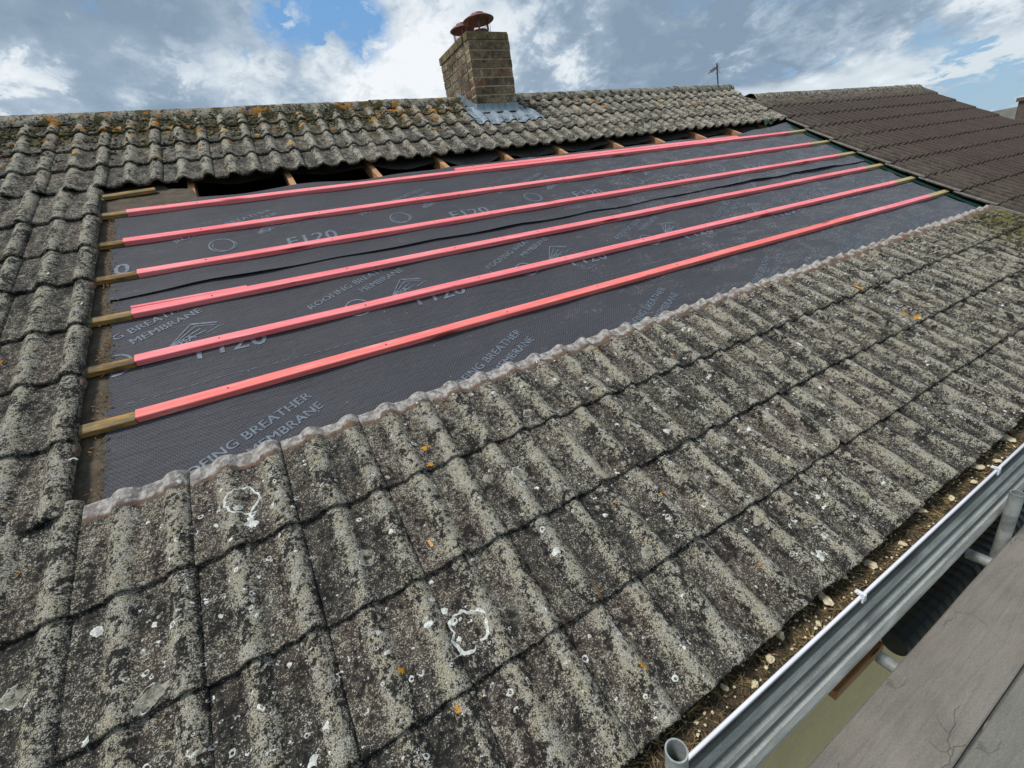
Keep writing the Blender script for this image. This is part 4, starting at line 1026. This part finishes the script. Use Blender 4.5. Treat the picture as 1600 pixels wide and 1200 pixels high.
# timber boards
yb = -1.414
blab = ['wide brown-grey scaffold board nearest the gutter, cracked surface', 'grey-green scaffold board second from the gutter', 'scaffold board third from the gutter', 'scaffold board fourth from the gutter']
for k in range(4):
    w_ = .225; mb = MB(); n = 40; b = .004; th = .038
    pr = [(-w_ / 2, -th), (w_ / 2, -th), (w_ / 2, -b), (w_ / 2 - b, 0), (-w_ / 2 + b, 0), (-w_ / 2, -b)]
    x0, x1 = -1.2 - .1 * k, 3.9 - .05 * k
    for q in range(n + 1):
        x = x0 + (x1 - x0) * q / n; yw = .0025 * mn.noise(Vector((x * 2, k, 1))); zw = .001 * mn.noise(Vector((x * 3, k, 2)))
        for (y, z) in pr: mb.v.append((x - 1.3, y + yw, z + zw))
        if q:
            for s in range(6):
                r_ = (s + 1) % 6; mb.f.append((6 * q - 6 + s, 6 * q + s, 6 * q + r_, 6 * q - 6 + r_))
    mb.f.append(tuple(range(6))); mb.f.append(tuple(6 * n + q for q in reversed(range(6))))
    o = link('scaffold_board', mb.mesh('scaffold_board'), M['board'] if k % 2 == 0 else M['board2'], None, (1.3, yb - w_ / 2 - k * (w_ + .007), -1.010 - .003 * (k % 2)))
    tag(o, blab[k], 'scaffold board', 'scaffold boards of the platform')
# black ribbed pipe and brown timber seen in the gap
pp = MB(); prof = []; x = 0; prof = [(.001, 0)]
while x < 1.75:
    prof += [(.050, x), (.050, x + .030), (.058, x + .036), (.058, x + .058)]; x += .064
pp.lathe(prof, (0, 0, 0), 20, Matrix.Rotation(math.radians(90), 3, 'Y'))
o = link('ribbed_pipe', pp.mesh('ribbed_pipe', False), M['black'], None, (2.52, -1.30, -1.30)); tag(o, 'black ribbed plastic pipe below the gap between steel board and timber boards', 'pipe')
mb = MB(); mb.box((0, 0, 0), (.40, .14, .05), .004)
o = link('timber_block', mb.mesh('timber_block'), M['rafter'], None, (2.42, -1.17, -1.46)); tag(o, 'brown timber block in the gap beside the cream wall', 'timber')

# ------------------------------------------------------------------ television aerial on the ridge
ar = thing('tv_aerial', 'small television aerial on a thin mast behind the ridge end', 'aerial', (8.22, 4.02, 1.95))
mb = MB(); mb.tube((8.24, 4.02, 1.9), (8.17, 4.02, 2.42), .010, 8); link('mast', mb.mesh('mast'), M['steel_wire'], ar)
mb = MB(); b0, b1 = Vector((8.20, 4.05, 2.345)), Vector((7.86, 3.90, 2.285)); mb.tube(b0, b1, .006, 6)
for k in range(9):
    p = b0.lerp(b1, .1 + .1 * k); mb.tube(p + Vector((.02, -.04, .035)), p - Vector((.02, -.04, .035)), .0022, 5)
link('boom', mb.mesh('boom'), M['steel_wire'], ar)
mb = MB(); c = Vector((8.185, 4.02, 2.34))
for (dx, dz) in ((.05, .09), (-.055, .085), (.055, -.07), (-.05, -.08), (.0, .10), (.07, .02)): mb.tube(c, c + Vector((dx, -.02, dz)), .0028, 5)
link('reflector', mb.mesh('reflector'), M['steel_wire'], ar)

# ------------------------------------------------------------------ ground and the distance
mg2 = mat_simple('garden_grass', (.055, .085, .030), .95, .4, 1.5); gm = MB(); gm.grid(lambda x, y: (x, y, -5.7), [-1500 + 300 * k for k in range(11)], [-1500 + 300 * k for k in range(11)])
tag(link('ground', gm.mesh('ground'), mg2), None, None, None, 'structure')
pm = MB(); pm.grid(lambda x, y: (x, y, -5.66), [-12 + 4 * k for k in range(13)], [-7, -4, -1.11]); tag(link('path', pm.mesh('path'), mat_simple('paving', (.22, .21, .19), .9, .3, 2)), None, None, None, 'structure')
def far_house(loc, rotz, W_, D_, eave, ridge, label, wallc, roofc, gable=False, chim=False):
    t = thing('distant_house', label, 'house', loc, (0, 0, rotz), 'houses beyond the neighbour roof')
    wm = mat_simple('far_wall', wallc, .9, .15, 2); rm_ = mat_simple('far_roof', roofc, .9, .25, 3)
    mb = MB(); mb.box((0, 0, eave / 2), (W_, D_, eave)); ob = bpy.data.objects.new('wall', mb.mesh('wall')); COL.objects.link(ob); ob.parent = t; ob.data.materials.append(wm)
    g = MB(); h = D_ / 2 + .3; w2 = W_ / 2 + .25
    g.v = [(-w2, -h, eave - .1), (w2, -h, eave - .1), (w2, 0, ridge), (-w2, 0, ridge), (-w2, h, eave - .1), (w2, h, eave - .1), (-w2, -h, eave - .22), (w2, -h, eave - .22), (w2, 0, ridge - .12), (-w2, 0, ridge - .12), (-w2, h, eave - .22), (w2, h, eave - .22)]
    g.f = [(0, 1, 2, 3), (3, 2, 5, 4), (6, 9, 8, 7), (9, 10, 11, 8), (0, 6, 7, 1), (4, 5, 11, 10), (0, 3, 9, 6), (3, 4, 10, 9), (1, 7, 8, 2), (2, 8, 11, 5)]
    ob = bpy.data.objects.new('roof', g.mesh('roof')); COL.objects.link(ob); ob.parent = t; ob.data.materials.append(rm_)
    rf = ob
    q = MB(); q.v = [(-W_ / 2, -D_ / 2, eave), (-W_ / 2, D_ / 2, eave), (-W_ / 2, 0, ridge - .15), (W_ / 2, -D_ / 2, eave), (W_ / 2, D_ / 2, eave), (W_ / 2, 0, ridge - .15)]; q2 = MB(); q2.v = q.v[3:]; q2.f = [(0, 1, 2)]; q.v = q.v[:3]; q.f = [(0, 2, 1)]
    for qq in (q, q2):
        ob = bpy.data.objects.new('gable_wall', qq.mesh('gable_wall')); COL.objects.link(ob); ob.parent = t; ob.data.materials.append(wm)
    if chim:
        mb = MB(); mb.box((chim[0], chim[1], (eave + chim[2]) / 2), (.62, .95, chim[2] - eave)); mb.box((chim[0], chim[1], chim[2] + .03), (.70, 1.03, .08)); mb.lathe([(.11, 0), (.10, .25), (.12, .27), (.08, .27)], (chim[0], chim[1], chim[2] + .06), 14)
        ob = bpy.data.objects.new('chimney', mb.mesh('chimney')); COL.objects.link(ob); ob.parent = rf; ob.data.materials.append(mat_simple('far_chimney_brick', (.12, .09, .07), .9, .3, 8))
    if gable:
        gx, gw, gh, gz = gable
        mb = MB(); mb.v = [(gx - gw, -D_ / 2 - .9, gz), (gx + gw, -D_ / 2 - .9, gz), (gx, -D_ / 2 - .9, gz + gh), (gx - gw, -D_ / 2 + 2, gz), (gx + gw, -D_ / 2 + 2, gz), (gx, -D_ / 2 + 2, gz + gh), (gx - gw, -D_ / 2 - .9, 0), (gx + gw, -D_ / 2 - .9, 0)]
        mb.f = [(0, 1, 2), (0, 6, 7, 1)]
        ob = bpy.data.objects.new('front_gable', mb.mesh('front_gable')); COL.objects.link(ob); ob.parent = t; ob.data.materials.append(mat_simple('far_brick', (.25, .09, .06), .9, .2, 3))
        mb = MB()
        for sg in (-1, 1):
            a_ = Vector((gx + sg * gw * 1.18, -D_ / 2 - 1.0, gz - gh * .18)); b_2 = Vector((gx, -D_ / 2 - 1.0, gz + gh)); mb.tube(a_, b_2, .07, 4)
        ob = bpy.data.objects.new('barge_board', mb.mesh('barge_board')); COL.objects.link(ob); ob.parent = t; ob.data.materials.append(M['white'])
        g = MB(); g.v = [(gx - gw * 1.15, -D_ / 2 - .95, gz - gh * .15 + .08), (gx, -D_ / 2 - .95, gz + gh + .1), (gx, 0, gz + gh + .1), (gx - gw * 1.15, 0, gz - gh * .15 + .08), (gx + gw * 1.15, -D_ / 2 - .95, gz - gh * .15 + .08), (gx + gw * 1.15, 0, gz - gh * .15 + .08)]
        g.f = [(0, 1, 2, 3), (1, 4, 5, 2)]
        ob = bpy.data.objects.new('gable_roof', g.mesh('gable_roof')); COL.objects.link(ob); ob.parent = t; ob.data.materials.append(rm_)
    return t
def along(px_, py_, k): d = pix(px_, py_); return CAM + d * (k / math.hypot(d.x, d.y))
p = along(1578, 178, 42)
far_house((p.x + 3, p.y + 2, -5.7), math.radians(-70), 16, 8, 5.3, 7.45, 'distant house with grey roof and white-edged brick gable', (.30, .20, .15), (.12, .115, .10), gable=(-1.2, .95, .80, 6.05))
p = along(1602, 180, 17)
far_house((p.x + .2, p.y - 1.0, -5.7), 0, 5, 6, 4.4, 5.6, 'nearer house right of the brown roof with a tall chimney', (.3, .26, .20), (.06, .045, .04), chim=(1.05, .95, 6.95))
# round the scene, hedges and houses out of frame are left out
